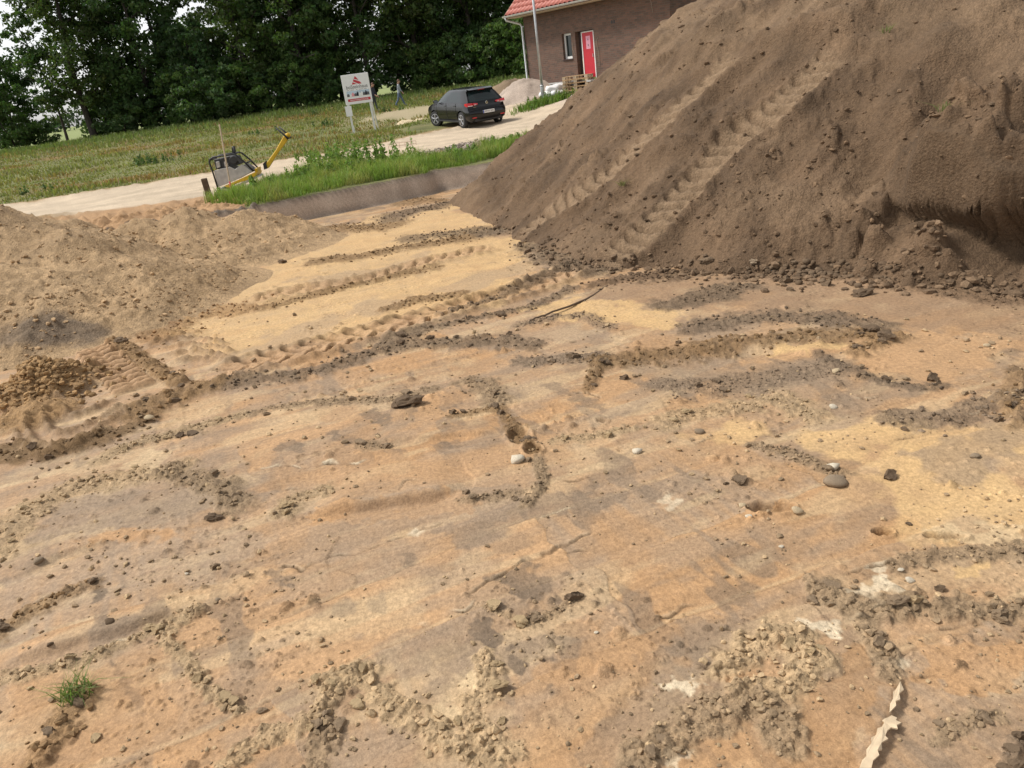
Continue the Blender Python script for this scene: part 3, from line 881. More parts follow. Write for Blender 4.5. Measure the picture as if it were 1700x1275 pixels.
# sand around the left heaps and in front of the house
mk = ss(5.6, 4.2, np.hypot(x + 8.6, (y - 15.6) * 1.0) + .6 * fbm(x * .6, y * .6, 207, 3)) * (x < -5.3)
c += (TAN * .95 * (1 + .25 * fbm(x * 1.5, y * 1.5, 252, 4))[:, None] - c) * mk[:, None]
sandm = mk
yard = ss(0, 1.2, x * .75 + (y - 37) * .3 - 1.4 + .6 * fbm(x * .5, y * .5, 208, 3)) * ss(52, 46, y) * ss(33, 34.5, y)
c += (np.array([.50, .41, .33]) - c) * yard[:, None]
bare = ss(2.6, 1.2, np.hypot((x + 4.0) / 1.6, (y - 49) / 3.0) + .7 * fbm(x * .7, y * .4, 209, 3))
c += (np.array([.42, .34, .22]) - c) * (bare * .8)[:, None]
gcol[i] = c
gz[i] += np.where(r_[i] < 90, .02 * fbm(x * 1.2, y * 1.2, 210, 4) + .05 * ss(-.9, -.1, rd) * ss(.6, -.1, rd) * (1 + fbm(x * 3, y * 3, 211, 3)), 0)
gz[i] += .012 * clods(x, y, .3, 212, .5) / .1 * ss(-1.2, -.3, rdn) * (r_[i] < 45)
gz[i] += np.where((sandm > .05) | ((x < -5) & (y < 24) & (rd < -.3) & (x > -20)), 1, 0) * (clods(x, y, .28, 231, .6) * .8 + clods(x, y, .14, 241, .6) + .05 * fbm(x * 1.3, y * 1.3, 251, 3)) * (r_[i] < 26) * ss(.0, -.5, rdn)
# pit floor
i = np.nonzero((gd > 0.0) & (r_ < 60))[0]
fh, fc, fr = floor_detail(gx[i], gy[i], gz[i])
k = ss(0.2, .6, gd[i])
gz[i] += fh * k
k = ss(0.22, .34, gd[i])
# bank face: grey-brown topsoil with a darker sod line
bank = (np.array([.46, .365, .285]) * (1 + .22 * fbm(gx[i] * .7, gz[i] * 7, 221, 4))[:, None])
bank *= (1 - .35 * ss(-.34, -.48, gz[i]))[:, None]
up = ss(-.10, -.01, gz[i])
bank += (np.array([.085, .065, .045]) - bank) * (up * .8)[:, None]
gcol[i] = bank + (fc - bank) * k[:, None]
grough[i] = fr
del fh, fc
# corrugate the bank and the sod edge sideways
bk = np.nonzero((gd > -.3) & (gd < .2) & (r_ < 45))[0]
gy[bk] += .02 * fbm(gx[bk] * .8, gz[bk] * 4, 222, 2)
ZG = gz.reshape(gT.shape)
def ground_z(x, y):
    """height of the finished ground sheet"""
    x = np.atleast_1d(np.asarray(x, float)); y = np.atleast_1d(np.asarray(y, float))
    t, r = np.arctan2(x, y), np.hypot(x, y)
    a = np.clip(np.interp(t, TH, np.arange(len(TH))), 0, len(TH) - 1.001)
    b = np.clip(np.interp(r, RR, np.arange(len(RR))), 0, len(RR) - 1.001)
    ia, ib = a.astype(int), b.astype(int)
    fa, fb = a - ia, b - ib
    return (ZG[ia, ib] * (1 - fa) * (1 - fb) + ZG[ia + 1, ib] * fa * (1 - fb) + ZG[ia, ib + 1] * (1 - fa) * fb + ZG[ia + 1, ib + 1] * fa * fb)
def gz1(x, y):
    return float(ground_z(x, y)[0])
def grid_faces(nt, nr):
    a = np.arange(nt * nr).reshape(nt, nr)
    return np.stack([a[:-1, :-1], a[:-1, 1:], a[1:, 1:], a[1:, :-1]], -1).reshape(-1, 4)[:, ::-1]
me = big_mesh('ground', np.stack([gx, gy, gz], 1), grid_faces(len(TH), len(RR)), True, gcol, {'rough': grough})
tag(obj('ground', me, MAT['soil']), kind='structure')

# ---------------------------------------------------------------- big topsoil mound on the right
def mound_detail(x, y):
    H, d = mound_raw(x, y)
    n = len(x)
    on = ss(-.1, .5, d)
    # foot direction and downslope direction
    fx, fy = .484, -.875
    al, dn = x * fx + y * fy, x * .875 + y * .484
    H = H + on * (.11 * fbm(x * .7, y * .7, 301, 4, .42) + .07 * fbm(al * 1.1, dn * .4, 302, 3, .45) + .02 * fbm(al * 4, dn * 1.5, 303, 3))
    # ledges and lobes
    def bump(u, v, hg, rad, el=1.0, a=0.):
        p = hit(u, v)
        ca, sa = math.cos(a), math.sin(a)
        px, py = x - p[0], y - p[1]
        q = np.hypot((px * ca + py * sa) / (rad * el), (-px * sa + py * ca) / rad)
        return hg * np.exp(-q * q)
    def ridge(P, hg, w):
        W = smooth_poly(pts(P, 'hit'))
        dd, lat, s, L = pl_dist(W, x, y)
        return hg * np.exp(-(dd / w) ** 2) * ss(-.1, .5, s) * ss(-.1, .5, L - s)
    H = H + ridge([(1600,40),(1550,110),(1500,190),(1450,250)], .28, .3) + ridge([(1440,40),(1330,60),(1250,90),(1150,110)], .22, .28)
    H = H - ridge([(1460,230),(1455,310),(1480,400)], .28, .3) - ridge([(1300,60),(1240,110),(1150,190)], .18, .25)
    H = H + bump(1580,310, .42, .55, 1.5) + bump(1690,330, .35, .5) + bump(1190,60, .2, .5) - bump(925,175, .34, .8) + bump(985,118, .22, .5) - bump(1085,40, .22, .6) - bump(880,225, .15, .6) - bump(1350,420, .12, .6)
    # the small scraped shelf between the wheel tracks
    H = H + ridge([(1085,250),(1130,246),(1165,244)], .14, .10) - ridge([(1080,275),(1150,270)], .10, .12)
    # undercut face at the right foot
    P = pts([(1470,428),(1530,445),(1600,458),(1660,464),(1760,466)])
    W = smooth_poly(P)
    dd, lat, s, L = pl_dist(W, x, y)
    lt = lat + .09 * fbm(x * 1.6, y * 1.6, 305, 2)
    end = ss(-.1, .35, s)
    end0 = end
    face = ss(-.04, .10, lt) * np.exp(-np.maximum(lt, 0) / 1.0) * .78 * end
    H = H + face - .16 * end * np.exp(-((lt + .10) / .12) ** 2)
    c = un(1530, 452)
    H = H + .30 * np.clip(1 - np.hypot((x - c[0]) / .6, (y - c[1] + .25) / .5), 0, 1)
    h = np.zeros(n)
    v = np.tile(MOUND, (n, 1)) * (1 + .3 * fbm(x * 1.1, y * 1.1, 311, 4) + .22 * fbm(al * 3, dn * .7, 315, 3))[:, None]
    g = ss(.1, .6, fbm(x * .7 + 7, y * .7, 312, 4))
    v += (MLIGHT - v) * (g * .6)[:, None]
    g = ss(1.9, 3.2, H) * ss(-.2, .5, fbm(x * .9, y * .9, 313, 3) + .2)
    v += (np.array([.25, .168, .10]) - v) * (g * .6)[:, None]
    # loose clods, in drifts
    m1 = ss(-.35, .35, fbm(x * .9, y * .9, 321, 3))
    h += on * (clods(x, y, .24, 331, .25) * .7 * m1 + clods(x, y, .12, 341, .5) * (.2 + .7 * m1) + clods(x, y, .06, 351, .75))
    q_ = hit(1600, 340); lob = ss(1.5, .6, np.hypot((x - q_[0]) / 1.5, y - q_[1]))
    h += lob * (clods(x, y, .42, 381, .8) * 1.1 + clods(x, y, .22, 391, .7))
    h += .008 * fbm(x * 9, y * 9, 361, 3) * on
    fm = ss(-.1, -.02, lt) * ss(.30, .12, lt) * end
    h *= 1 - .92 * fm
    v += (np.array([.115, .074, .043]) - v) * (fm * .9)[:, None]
    for P, wd, k in MTRACKS:
        W = smooth_poly(pts(P, 'hit'))
        dd, lat, s, L = pl_dist(W, x, y)
        flat = ss(wd * .62, wd * .5, dd) * ss(-.05, .1, s) * ss(-.05, .1, L - s)
        h *= 1 - .95 * flat
        sm = -.5 + mound_raw(x, y)[0]
        wide = ss(wd * 1.3, wd * .6, dd) * ss(-.3, .2, s) * ss(-.3, .2, L - s) * .8
        H += (sm + .5 - H) * wide
        mi = len(W) // 2
        e_ = (W[mi + 1] - W[mi - 1])[:2]; e_ = e_ / np.hypot(*e_); n_ = np.array([-e_[1], e_[0]])
        def _px(q):
            z_ = -.5 + mound_raw(np.array([q[0]]), np.array([q[1]]))[0][0]
            r3 = np.array([q[0], q[1], z_]) - CAM; w_ = r3 @ _F
            return np.array([r3 @ _X, -(r3 @ _Y)]) / w_
        p0 = W[mi][:2]; de = (_px(p0 + e_ * .3) - _px(p0)) / .3; dn_ = (_px(p0 + n_ * .2) - _px(p0 - n_ * .2)) / .4
        # lug prints lie level on the slope: n + c e has no vertical run (a little rise to the right)
        sl = -.12
        cc = -(dn_[1] - sl * dn_[0]) / (de[1] - sl * de[0])
        put_track(x, y, h, v, W, wd, k * 1.2, None, .19, float(np.clip(-cc, -1.6, 1.6)))
    return -.5 + H + h, v, d, np.where(end0 > .3, lt, -9)
mt_ = np.radians(np.linspace(-4, 60, 520))
mr_ = 1 / np.linspace(1 / 6.2, 1 / 27.0, 400)
aT, aR = np.meshgrid(mt_, mr_, indexing='ij')
mx_, my_ = (aR * np.sin(aT)).ravel(), (aR * np.cos(aT)).ravel()
mz_, mc_, md_, ml_ = mound_detail(mx_, my_)
bz_, _ = base_z(mx_, my_)
F_ = grid_faces(len(mt_), len(mr_))
keepv = (md_ > -.30)
fk = keepv[F_].all(1)
# the skirt dips under the ground
mz_ = np.where(md_ < .12, mz_ - .10 * ss(.12, -.2, md_), mz_ + .005)
used = np.unique(F_[fk]); remap = -np.ones(len(mx_), int); remap[used] = np.arange(len(used))
V_ = np.stack([mx_, my_, mz_], 1)[used]
# push the steep faces sideways so they are not combed by the height field
al_ = V_[:, 0] * .484 - V_[:, 1] * .875
p_ = .035 * fbm(al_ * 3, V_[:, 2] * 4, 371, 3)
lt_ = ml_[used]
p_ += .42 * np.sin(np.clip((V_[:, 2] + .62) / .75, 0, 1) * math.pi) * ss(-.12, .0, lt_) * ss(.25, .08, lt_)
V_[:, 0] += p_ * .875; V_[:, 1] += p_ * .484
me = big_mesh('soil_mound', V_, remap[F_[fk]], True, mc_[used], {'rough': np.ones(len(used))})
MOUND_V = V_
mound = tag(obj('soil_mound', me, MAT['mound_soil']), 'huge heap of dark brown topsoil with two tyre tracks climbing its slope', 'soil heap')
MT, MR, MZ = mt_, mr_, mz_.reshape(aT.shape)
def mound_z(x, y):
    t, r = math.atan2(x, y), math.hypot(x, y)
    a = min(max(np.interp(t, MT, np.arange(len(MT))), 0), len(MT) - 1.001)
    b = min(max(np.interp(r, MR, np.arange(len(MR))), 0), len(MR) - 1.001)
    ia, ib = int(a), int(b); fa, fb = a - ia, b - ib
    return MZ[ia, ib] * (1 - fa) * (1 - fb) + MZ[ia + 1, ib] * fa * (1 - fb) + MZ[ia, ib + 1] * (1 - fa) * fb + MZ[ia + 1, ib + 1] * fa * fb
del aT, aR, mx_, my_

# ---------------------------------------------------------------- sand heaps on the left
def sand_heap(name, sel, t0, t1, r0, r1, nt, nr, label, cat, seed, dark=None):
    global HEAPS
    keep = HEAPS
    HEAPS = [HEAPS[i] for i in sel]
    t_ = np.radians(np.linspace(t0, t1, nt)); q_ = 1 / np.linspace(1 / r0, 1 / r1, nr)
    a, b = np.meshgrid(t_, q_, indexing='ij')
    x, y = (b * np.sin(a)).ravel(), (b * np.cos(a)).ravel()
    H = heap_raw(x + .25 * perlin(x * .7, y * .7, seed), y + .25 * perlin(x * .7 + 5, y * .7, seed + 1))
    HEAPS = keep
    on = ss(.02, .2, H)
    h = on * (.07 * fbm(x * 1.1, y * 1.1, seed + 2, 4) + .03 * fbm(x * 5, y * 5, seed + 3, 3))
    m1 = ss(-.5, .4, fbm(x * 1.0, y * 1.0, seed + 4, 3))
    h += on * (clods(x, y, .15, seed + 10, .2) * .5 * m1 + clods(x, y, .08, seed + 20, .5) * .6 + clods(x, y, .045, seed + 30, .7))
    c = np.array([.40, .272, .152]) * (1 + .2 * fbm(x * 1.2, y * 1.2, seed + 5, 4))[:, None]
    g = ss(.05, .5, fbm(x * .8 + 3, y * .8, seed + 6, 3))
    c += (np.array([.30, .20, .108]) - c) * (g * .55)[:, None]
    c *= (.85 + .3 * h2(np.floor(x / .06), np.floor(y / .06), 3))[:, None]
    if dark:
        p = hit(*dark)
        q = np.hypot((x - p[0]) / .65, (y - p[1]) / .35) + .5 * fbm(x * 2, y * 2, seed + 8, 3)
        c += (np.array([.13, .10, .075]) - c) * (ss(1.3, .5, q) * .75)[:, None]
    bz, _ = base_z(x, y)
    z = -.5 + H - .05 + h
    k = z > bz - .12
    F = grid_faces(nt, nr)
    fk = k[F].any(1) & (H[F].max(1) > .012)
    u = np.unique(F[fk]); rm = -np.ones(len(x), int); rm[u] = np.arange(len(u))
    me = big_mesh(name, np.stack([x, y, z], 1)[u], rm[F[fk]], True, c[u], {'rough': np.ones(len(u))})
    HEAP_V.append(np.stack([x, y, z], 1)[u][H[u] > .1])
    return tag(obj(name, me, MAT['mound_soil']), label, cat)
HEAP_V = []
sand_heap('sand_heap', [0, 1, 2, 3, 4, 5], -52, -10, 7.5, 20, 330, 280, 'broad low heap of loose tan sand spreading beside the ribbed crawler print', 'sand heap', 401, (72, 545))
sand_heap('sand_heap', [6, 7, 8, 9, 10], -40, -6, 11.5, 20, 260, 170, 'rounded double heap of loose tan sand in front of the cut grassy bank', 'sand heap', 451)
# ---------------------------------------------------------------- vegetation
def leaf_mat(name, transl=0.35, rough=0.55, gain=(1, 1, 1)):
    mt, nt, b = new_mat(name)
    L = nt.links.new
    a = N(nt, 'ShaderNodeAttribute', attribute_name='col')
    tn = N(nt, 'ShaderNodeMixRGB', blend_type='MULTIPLY'); tn.inputs[0].default_value = 1; tn.inputs[2].default_value = (*gain, 1)
    L(a.outputs['Color'], tn.inputs[1]); L(tn.outputs[0], b.inputs['Base Color'])
    b.inputs['Roughness'].default_value = rough
    b.inputs['Specular IOR Level'].default_value = 0.25
    tr = N(nt, 'ShaderNodeBsdfTranslucent')
    mxc = N(nt, 'ShaderNodeMixRGB', blend_type='MULTIPLY')
    mxc.inputs[0].default_value = 1
    mxc.inputs[2].default_value = (1.1, 1.25, .6, 1)
    L(tn.outputs[0], mxc.inputs[1]); L(mxc.outputs[0], tr.inputs['Color'])
    ms = N(nt, 'ShaderNodeMixShader')
    ms.inputs[0].default_value = transl
    L(b.outputs[0], ms.inputs[1]); L(tr.outputs[0], ms.inputs[2])
    L(ms.outputs[0], nt.nodes['Material Output'].inputs['Surface'])
    return mt
leaf_mat('leaves', .4, gain=(1.1, 1.08, 1.05))
leaf_mat('grass_blades', .35, .6, gain=(1.15, 1.08, 1.05))
simple('bark', (.055, .045, .036), .9, var=.35, scale=6, bump=.4)
simple('twig', (.12, .08, .05), .9)

def leaf_cards(C, S, g, base, var=.35):
    """C (n,3) centres, S (n) sizes -> 6-gon-like leaf sprays (two triangles bent along the middle)"""
    n = len(C)
    d1 = g.normal(size=(n, 3)); d1 /= np.linalg.norm(d1, axis=1)[:, None]
    d2 = g.normal(size=(n, 3)); d2 -= d1 * (d1 * d2).sum(1)[:, None]; d2 /= np.linalg.norm(d2, axis=1)[:, None]
    nn = np.cross(d1, d2)
    w = S * g.uniform(.35, .75, n)
    a = C - d1 * S[:, None] * .5
    b = C + d2 * w[:, None] * .5 + nn * (S * .12)[:, None]
    c = C + d1 * S[:, None] * .5
    d = C - d2 * w[:, None] * .5 + nn * (S * .12)[:, None]
    V = np.stack([a, b, c, d], 1).reshape(-1, 3)
    k = np.arange(n)[:, None] * 4
    F = np.concatenate([k + [[0, 1, 2]], k + [[0, 2, 3]]])
    col = np.array(base)[None] * g.uniform(1 - var, 1 + var, n)[:, None] * g.uniform(.85, 1.15, (n, 3))
    return V, F, np.repeat(col, 4, 0)

def tree_meshes(name, h, cr, seed, ncl, nlf, low=.16, lean=(0, 0), base=(.062, .105, .032), lsz=.40, trunk_r=.22, forks=7):
    g = np.random.default_rng(seed)
    mb = MB()
    top = np.array([lean[0], lean[1], h * .93])
    def tp(t):
        return np.array([top[0] * t ** 1.3 + .25 * math.sin(t * 5 + seed), top[1] * t ** 1.3 + .25 * math.cos(t * 4 + seed) - .25 * math.cos(seed), top[2] * t]) - np.array([.25 * math.sin(seed), 0, 0]) * (1 - t)
    path = [tp(t) for t in np.linspace(0, 1, 9)]
    path[0][2] = -.3
    mb.tube(path, [trunk_r * (1.25 if i == 0 else 1) * (1 - .09 * i) for i in range(9)], 8)
    ends = []
    for k in range(forks * 2):
        t = low + .1 + (.85 - low) * k / (forks * 2)
        p = tp(t)
        a = k * 2.4 + g.uniform(-.4, .4)
        ln = cr * g.uniform(.6, 1.0) * (1.1 - .45 * t)
        q = p + np.array([math.cos(a), math.sin(a), .45]) * ln * .55
        e = p + np.array([math.cos(a + .2), math.sin(a + .2), .5 + .3 * g.uniform(-1, 1)]) * ln
        r0 = trunk_r * (1 - .75 * t) * .55
        mb.tube([p, q, e], [r0, r0 * .7, r0 * .3], 5)
        q2 = q + np.array([math.cos(a - .7), math.sin(a - .7), .3]) * ln * .45
        mb.tube([q, q2], [r0 * .5, r0 * .2], 4)
        ends += [e, q2, q]
    ends = np.array(ends)
    # clusters: round branch ends, and through the crown volume
    cc = []
    for k in range(ncl):
        if k < ncl * .55:
            c = ends[g.integers(len(ends))] + g.normal(size=3) * .6
        else:
            t = g.uniform(low, 1.02)
            prof = (math.sin(min(max((t - low) / (1 - low), 0), 1) * 2.6 + .35)) ** .6
            a = g.uniform(0, 6.283); r = cr * prof * math.sqrt(g.uniform(.15, 1))
            p = tp(min(t, 1))
            c = np.array([p[0] + r * math.cos(a), p[1] + r * math.sin(a), h * t])
        cc.append(c)
    cc = np.array(cc)
    rad = g.uniform(.45, 1.15, ncl) * cr / 4.2
    per = nlf // ncl
    C = np.repeat(cc, per, 0)
    dv = g.normal(size=(len(C), 3)); dv /= np.linalg.norm(dv, axis=1)[:, None]
    C = C + dv * (np.repeat(rad, per) * g.uniform(.2, 1, len(C)) ** .5)[:, None] * np.array([1.15, 1.15, .75])
    tint = np.repeat(g.uniform(.7, 1.35, ncl), per)
    V, F, col = leaf_cards(C, g.uniform(.65, 1.3, len(C)) * lsz, g, base)
    col *= np.repeat(tint, 4)[:, None]
    return mb.mesh(name + '_trunk'), big_mesh(name + '_crown', V, F, False, col)
def place_tree(name, meshes, x, y, s, rz, label, cat='tree', group=None, sz=None):
    t = empty(name, (x, y, gz1(x, y)), rz)
    t.scale = (s, s, sz or s)
    obj('trunk', meshes[0], MAT['bark'], t)
    obj('crown', meshes[1], MAT['leaves'], t)
    return tag(t, label, cat, group)
T1 = tree_meshes('oak', 17, 4.6, 1, 140, 10500, .10, (.6, .3), trunk_r=.30)
T2 = tree_meshes('oak_b', 16, 4.2, 2, 130, 10000, .08, (-.8, .2), base=(.056, .10, .034), trunk_r=.26)
T3 = tree_meshes('oak_c', 18, 5.0, 3, 150, 11000, .12, (.3, -.4), base=(.066, .10, .03), trunk_r=.34)
T4 = tree_meshes('alder', 9, 3.4, 4, 90, 6000, .08, (.4, .2), base=(.05, .092, .036), trunk_r=.16)
T5 = tree_meshes('thin_tree', 12, 2.6, 6, 60, 2600, .22, (-1.2, .1), base=(.062, .11, .04), trunk_r=.14)
S1 = tree_meshes('shrub', 3.6, 2.2, 7, 60, 4200, .02, base=(.08, .135, .04), lsz=.28, trunk_r=.07, forks=4)
S2 = tree_meshes('shrub_b', 2.6, 2.0, 8, 50, 3600, .02, base=(.066, .115, .044), lsz=.26, trunk_r=.06, forks=4)
TG = 'trees along the meadow edge'
def tx(u, Y):
    return at(u, 190, Y)[0]
place_tree('broadleaf_tree', T4, tx(12, 94), 94, 1.0, .4, 'low rounded dark tree beside the bright gap of sky', group=TG)
place_tree('broadleaf_tree', T5, tx(98, 84), 84, 1.0, 1.0, 'thin leaning tree with see-through crown next to the view of the far field', group=TG)
TLAB = {146: 'tall tree with a thick bare trunk next to the thin leaning tree', 292: 'tall tree left of the notch of sky between the crowns', 425: 'tall tree on the compactor side just right of the notch of sky',
        575: 'tall tree rising directly behind the white site sign', 628: 'tall tree behind the person in the dark jacket', 672: 'tall tree behind the walking person in grey', 752: 'tall tree rising directly behind the black car',
        845: 'tall tree reaching up to the gutter end of the brick house', 900: 'tall tree mostly hidden behind the brick house roof', 950: 'tall tree hidden behind the brick house', -30: 'tall tree overhanging the bright gap of sky beside the low rounded tree'}
for i, (u, Y, tmpl, s, rz) in enumerate([(146, 84, T3, 1.0, .2), (205, 88, T1, .95, 1.7), (248, 85, T2, 1.0, 3.0), (292, 89, T1, 1.0, 4.1),
        (425, 86, T3, .98, 2.2), (478, 89, T2, 1.05, .9), (520, 86, T1, 1.05, 5.0), (575, 88, T3, 1.0, 3.6), (628, 85, T2, 1.05, 5.6),
        (672, 88, T1, 1.0, .1), (705, 86, T3, 1.05, 4.4), (752, 89, T1, 1.05, 2.7), (800, 86, T2, 1.1, 1.2), (845, 88, T3, 1.0, 5.3), (900, 84, T1, 1.05, 3.3), (950, 86, T2, 1.05, 3.9), (-30, 90, T1, .9, 2.)]):
    place_tree('broadleaf_tree', tmpl, tx(u, Y), Y, s, rz, TLAB.get(u, 'tall dark green leafy tree in the dense row behind the meadow'), group=TG)
for i, (u, Y, tmpl, s, rz) in enumerate([(320, 103, T4, 1.15, .6), (370, 100, T4, 1.12, 2.6), (450, 103, T1, 1.1, 1.1), (550, 101, T3, 1.1, 2.1), (735, 102, T1, 1.1, 4.), (830, 104, T3, 1.1, 2.)]):
    place_tree('broadleaf_tree', tmpl, tx(u, Y), Y, s, rz, 'leafy tree half hidden in the second row behind the tall trees', group='trees of the back row')
place_tree('broadleaf_tree', T4, tx(350, 84), 84, .98, 3.4, 'lower rounded tree under the notch of sky between tall crowns', group=TG)
for i, (u, Y, tmpl, s) in enumerate([(5, 88, S1, 1.3), (60, 90, S2, .8), (165, 86, S1, 1.0), (200, 83, S2, 1.2), (235, 85, S1, 1.25), (275, 84, S2, 1.3), (315, 82, S1, 1.35), (345, 80, S2, 1.5), (385, 82, S1, 1.2),
        (420, 83, S1, 1.3), (455, 84, S2, 1.3), (495, 83, S1, 1.2), (530, 84, S2, 1.2), (565, 85, S1, 1.25), (605, 86, S2, 1.1), (690, 85, S2, 1.2), (720, 84, S1, 1.15), (760, 83, S1, 1.3), (795, 82, S2, 1.3), (830, 82, S1, 1.3), (860, 80, S1, 1.4), (900, 78, S1, 1.5)]):
    place_tree('undergrowth_shrub', tmpl, tx(u, Y), Y, s, i * 1.3, 'bushy green shrub filling the gap between tree trunks at the meadow edge', 'shrub', 'shrubs under the tree row')
# wood on the far side of the field, one mass
g = np.random.default_rng(77)
n = 9000
xs = g.uniform(-330, 120, n); ys = 300 + g.uniform(-6, 6, n)
hh = 9 + 4 * np.sin(xs * .05) + 3 * np.sin(xs * .17)
C = np.stack([xs, ys, .6 + hh * g.uniform(0, 1, n) ** .7], 1)
V, F, col = leaf_cards(C, g.uniform(1.2, 2.4, n), g, (.05, .075, .04))
tag(obj('far_wood', big_mesh('far_wood', V, F, False, col), MAT['leaves']), 'distant dark wood beyond the pale field', 'wood', kind='stuff')

# ---- grass
def blades(P, H, W, g, base, lean=.35, var=.3, tip=1.25):
    n = len(P)
    a = g.uniform(0, 6.283, n)
    dx = np.stack([np.cos(a), np.sin(a), np.zeros(n)], 1)
    b = g.uniform(0, 6.283, n); l = np.abs(g.normal(size=n)) * lean
    up = np.stack([np.cos(b) * l, np.sin(b) * l, np.ones(n)], 1)
    m_ = P + up * (H * .55)[:, None] * np.array([.6, .6, 1])
    t_ = P + up * H[:, None] * np.array([1.15, 1.15, .95])
    w = dx * (W * .5)[:, None]
    V = np.stack([P - w, P + w, m_ - w * .8, m_ + w * .8, t_], 1).reshape(-1, 3)
    k = np.arange(n)[:, None] * 5
    F = np.concatenate([k + [[0, 1, 2]], k + [[1, 3, 2]], k + [[2, 3, 4]]])
    c = np.asarray(base) * g.uniform(1 - var, 1 + var, n)[:, None] * g.uniform(.88, 1.12, (n, 3))
    c = np.repeat(c, 5, 0).reshape(n, 5, 3)
    c[:, 4] *= tip; c[:, :2] *= .8
    return V, F, c.reshape(-1, 3)
def in_poly(P, n, g):
    xs, ys = [p[0] for p in P], [p[1] for p in P]
    o = np.zeros((0, 2))
    while len(o) < n:
        q = np.stack([g.uniform(min(xs), max(xs), n * 2), g.uniform(min(ys), max(ys), n * 2)], 1)
        o = np.concatenate([o, q[pg_dist(P, q[:, 0], q[:, 1]) > 0]])
    return o[:n]
def merge(L):
    V, F, C, b = [], [], [], 0
    for v, f, c in L:
        V.append(v); F.append(f + b); C.append(c); b += len(v)
    return np.concatenate(V), np.concatenate(F), np.concatenate(C)
g = np.random.default_rng(5)
VERGE = [un(u, v, 0.)[:2] for u, v in [(340,338),(420,344),(520,322),(620,302),(715,286),(760,276),(830,262),(880,235),(850,240),(760,262),(700,268),(640,272),(560,280),(480,300),(400,322)]]
VERGE = [np.array(p) for p in VERGE]
p = in_poly(VERGE, 26000, g)
z = ground_z(p[:, 0], p[:, 1])
k = (pg_dist(PIT, p[:, 0], p[:, 1]) < .0)
p, z = p[k], z[k]
nz = fbm(p[:, 0] * .9, p[:, 1] * .9, 501, 3)
hgt = (.21 + .17 * np.clip(nz + .4, 0, 1.4)) * g.uniform(.5, 1.35, len(p))
edge = pg_dist(PIT, p[:, 0], p[:, 1])
hgt *= .55 + .45 * ss(-.05, -.6, edge)
base = np.array([.18, .27, .065])[None] + (np.array([.26, .29, .10]) - np.array([.18, .27, .065]))[None] * ss(-.1, .5, fbm(p[:, 0] * 1.4, p[:, 1] * 1.4, 502, 3))[:, None]
L1 = blades(np.stack([p[:, 0], p[:, 1], z - .02], 1), hgt, g.uniform(.009, .02, len(p)), g, base)
# leafy weeds: stems with leaf sprays
def weeds(cx, cy, n, spread, h0, h1, g, base=(.15, .24, .065)):
    out = []
    for i in range(n):
        x, y = cx + g.normal() * spread, cy + g.normal() * spread * .6
        z = gz1(x, y)
        h = g.uniform(h0, h1)
        m_ = 26
        t = g.uniform(.1, 1, m_)
        C = np.stack([x + g.normal(size=m_) * .05 * (1.3 - t), y + g.normal(size=m_) * .05 * (1.3 - t), z + t * h], 1)
        out.append(leaf_cards(C, g.uniform(.07, .14, m_) * (1.3 - .6 * t), g, base))
        out.append(blades(np.array([[x, y, z - .02]]), np.array([h]), np.array([.015]), g, np.array([[.1, .15, .04]]), .05))
    return out
WD = []
for u, v, n, sp, h0, h1 in [(560,285,26,.5,.35,.65),(600,275,34,.6,.45,.8),(575,292,22,.5,.3,.5),(500,305,20,.6,.2,.42),(640,272,18,.5,.2,.45),(690,272,14,.5,.15,.35),(760,266,18,.5,.2,.4),(440,318,12,.4,.2,.35),(830,246,16,.5,.15,.35),(545,262,14,.4,.25,.5),(525,275,10,.3,.25,.45)]:
    c = un(u, v, 0.)
    WD += weeds(c[0], c[1], n, sp, h0, h1, g)
V, F, col = merge([L1] + WD)
tag(obj('verge_grass', big_mesh('verge_grass', V, F, False, col), MAT['grass_blades']), 'bright green grass and leafy weeds growing on top of the cut bank', 'grass', kind='stuff')
# meadow
n = 85000
Yy = 24 + 62 * g.uniform(0, 1, n) ** 1.2
Xx = g.uniform(-1.0, .25, n) * Yy * .85 + g.normal(size=n)
rd = pg_dist(ROADP, Xx, Yy) + .5 * fbm(Xx * .5, Yy * .5, 205, 4)
yard = (Xx * .75 + (Yy - 37) * .3 - 1.4 > .3) & (Yy < 47)
bare = np.hypot((Xx + 4.0) / 1.6, (Yy - 49) / 3.0) + .7 * fbm(Xx * .7, Yy * .4, 209, 3) < 1.7
wet = (np.hypot(Xx + 1.1, Yy - 35.8) < 2.2)
k = (rd < -.55 - .5 * g.uniform(0, 1, n)) & ~yard & ~bare & ~wet & (pg_dist(PIT, Xx, Yy) < -1.5) & ~((Xx > -14) & (Yy < 21.5))
k &= ~((Yy < 24.5) & (Xx > -6))
Xx, Yy = Xx[k], Yy[k]
n = len(Xx)
tall = ss(-.3, .6, fbm(Xx * .25, Yy * .25, 511, 3))
edge = ss(55, 75, Yy)
hgt = (.08 + .14 * tall + .22 * edge) * g.uniform(.5, 1.4, n)
red = ss(.15, .5, fbm(Xx * .12, Yy * .3, 201, 4)) * (Yy < 72)
dry = ss(.2, .55, fbm(Xx * .2 + 4, Yy * .3, 204, 3)) * (Yy < 66)
base = np.tile(np.array([.19, .21, .075]), (n, 1))
base += (np.array([.11, .165, .055]) - base) * (edge * .8)[:, None]
pick = g.uniform(0, 1, n)
base += (np.array([.27, .17, .075]) - base) * (red * (.35 + .6 * pick))[:, None]
base += (np.array([.29, .245, .12]) - base) * (dry * (.2 + .6 * pick[::-1]))[:, None]
V, F, col = blades(np.stack([Xx, Yy, ground_z(Xx, Yy) - .02], 1), hgt, g.uniform(.02, .045, n) * (1 + Yy / 60), g, base, .4)
WD = []
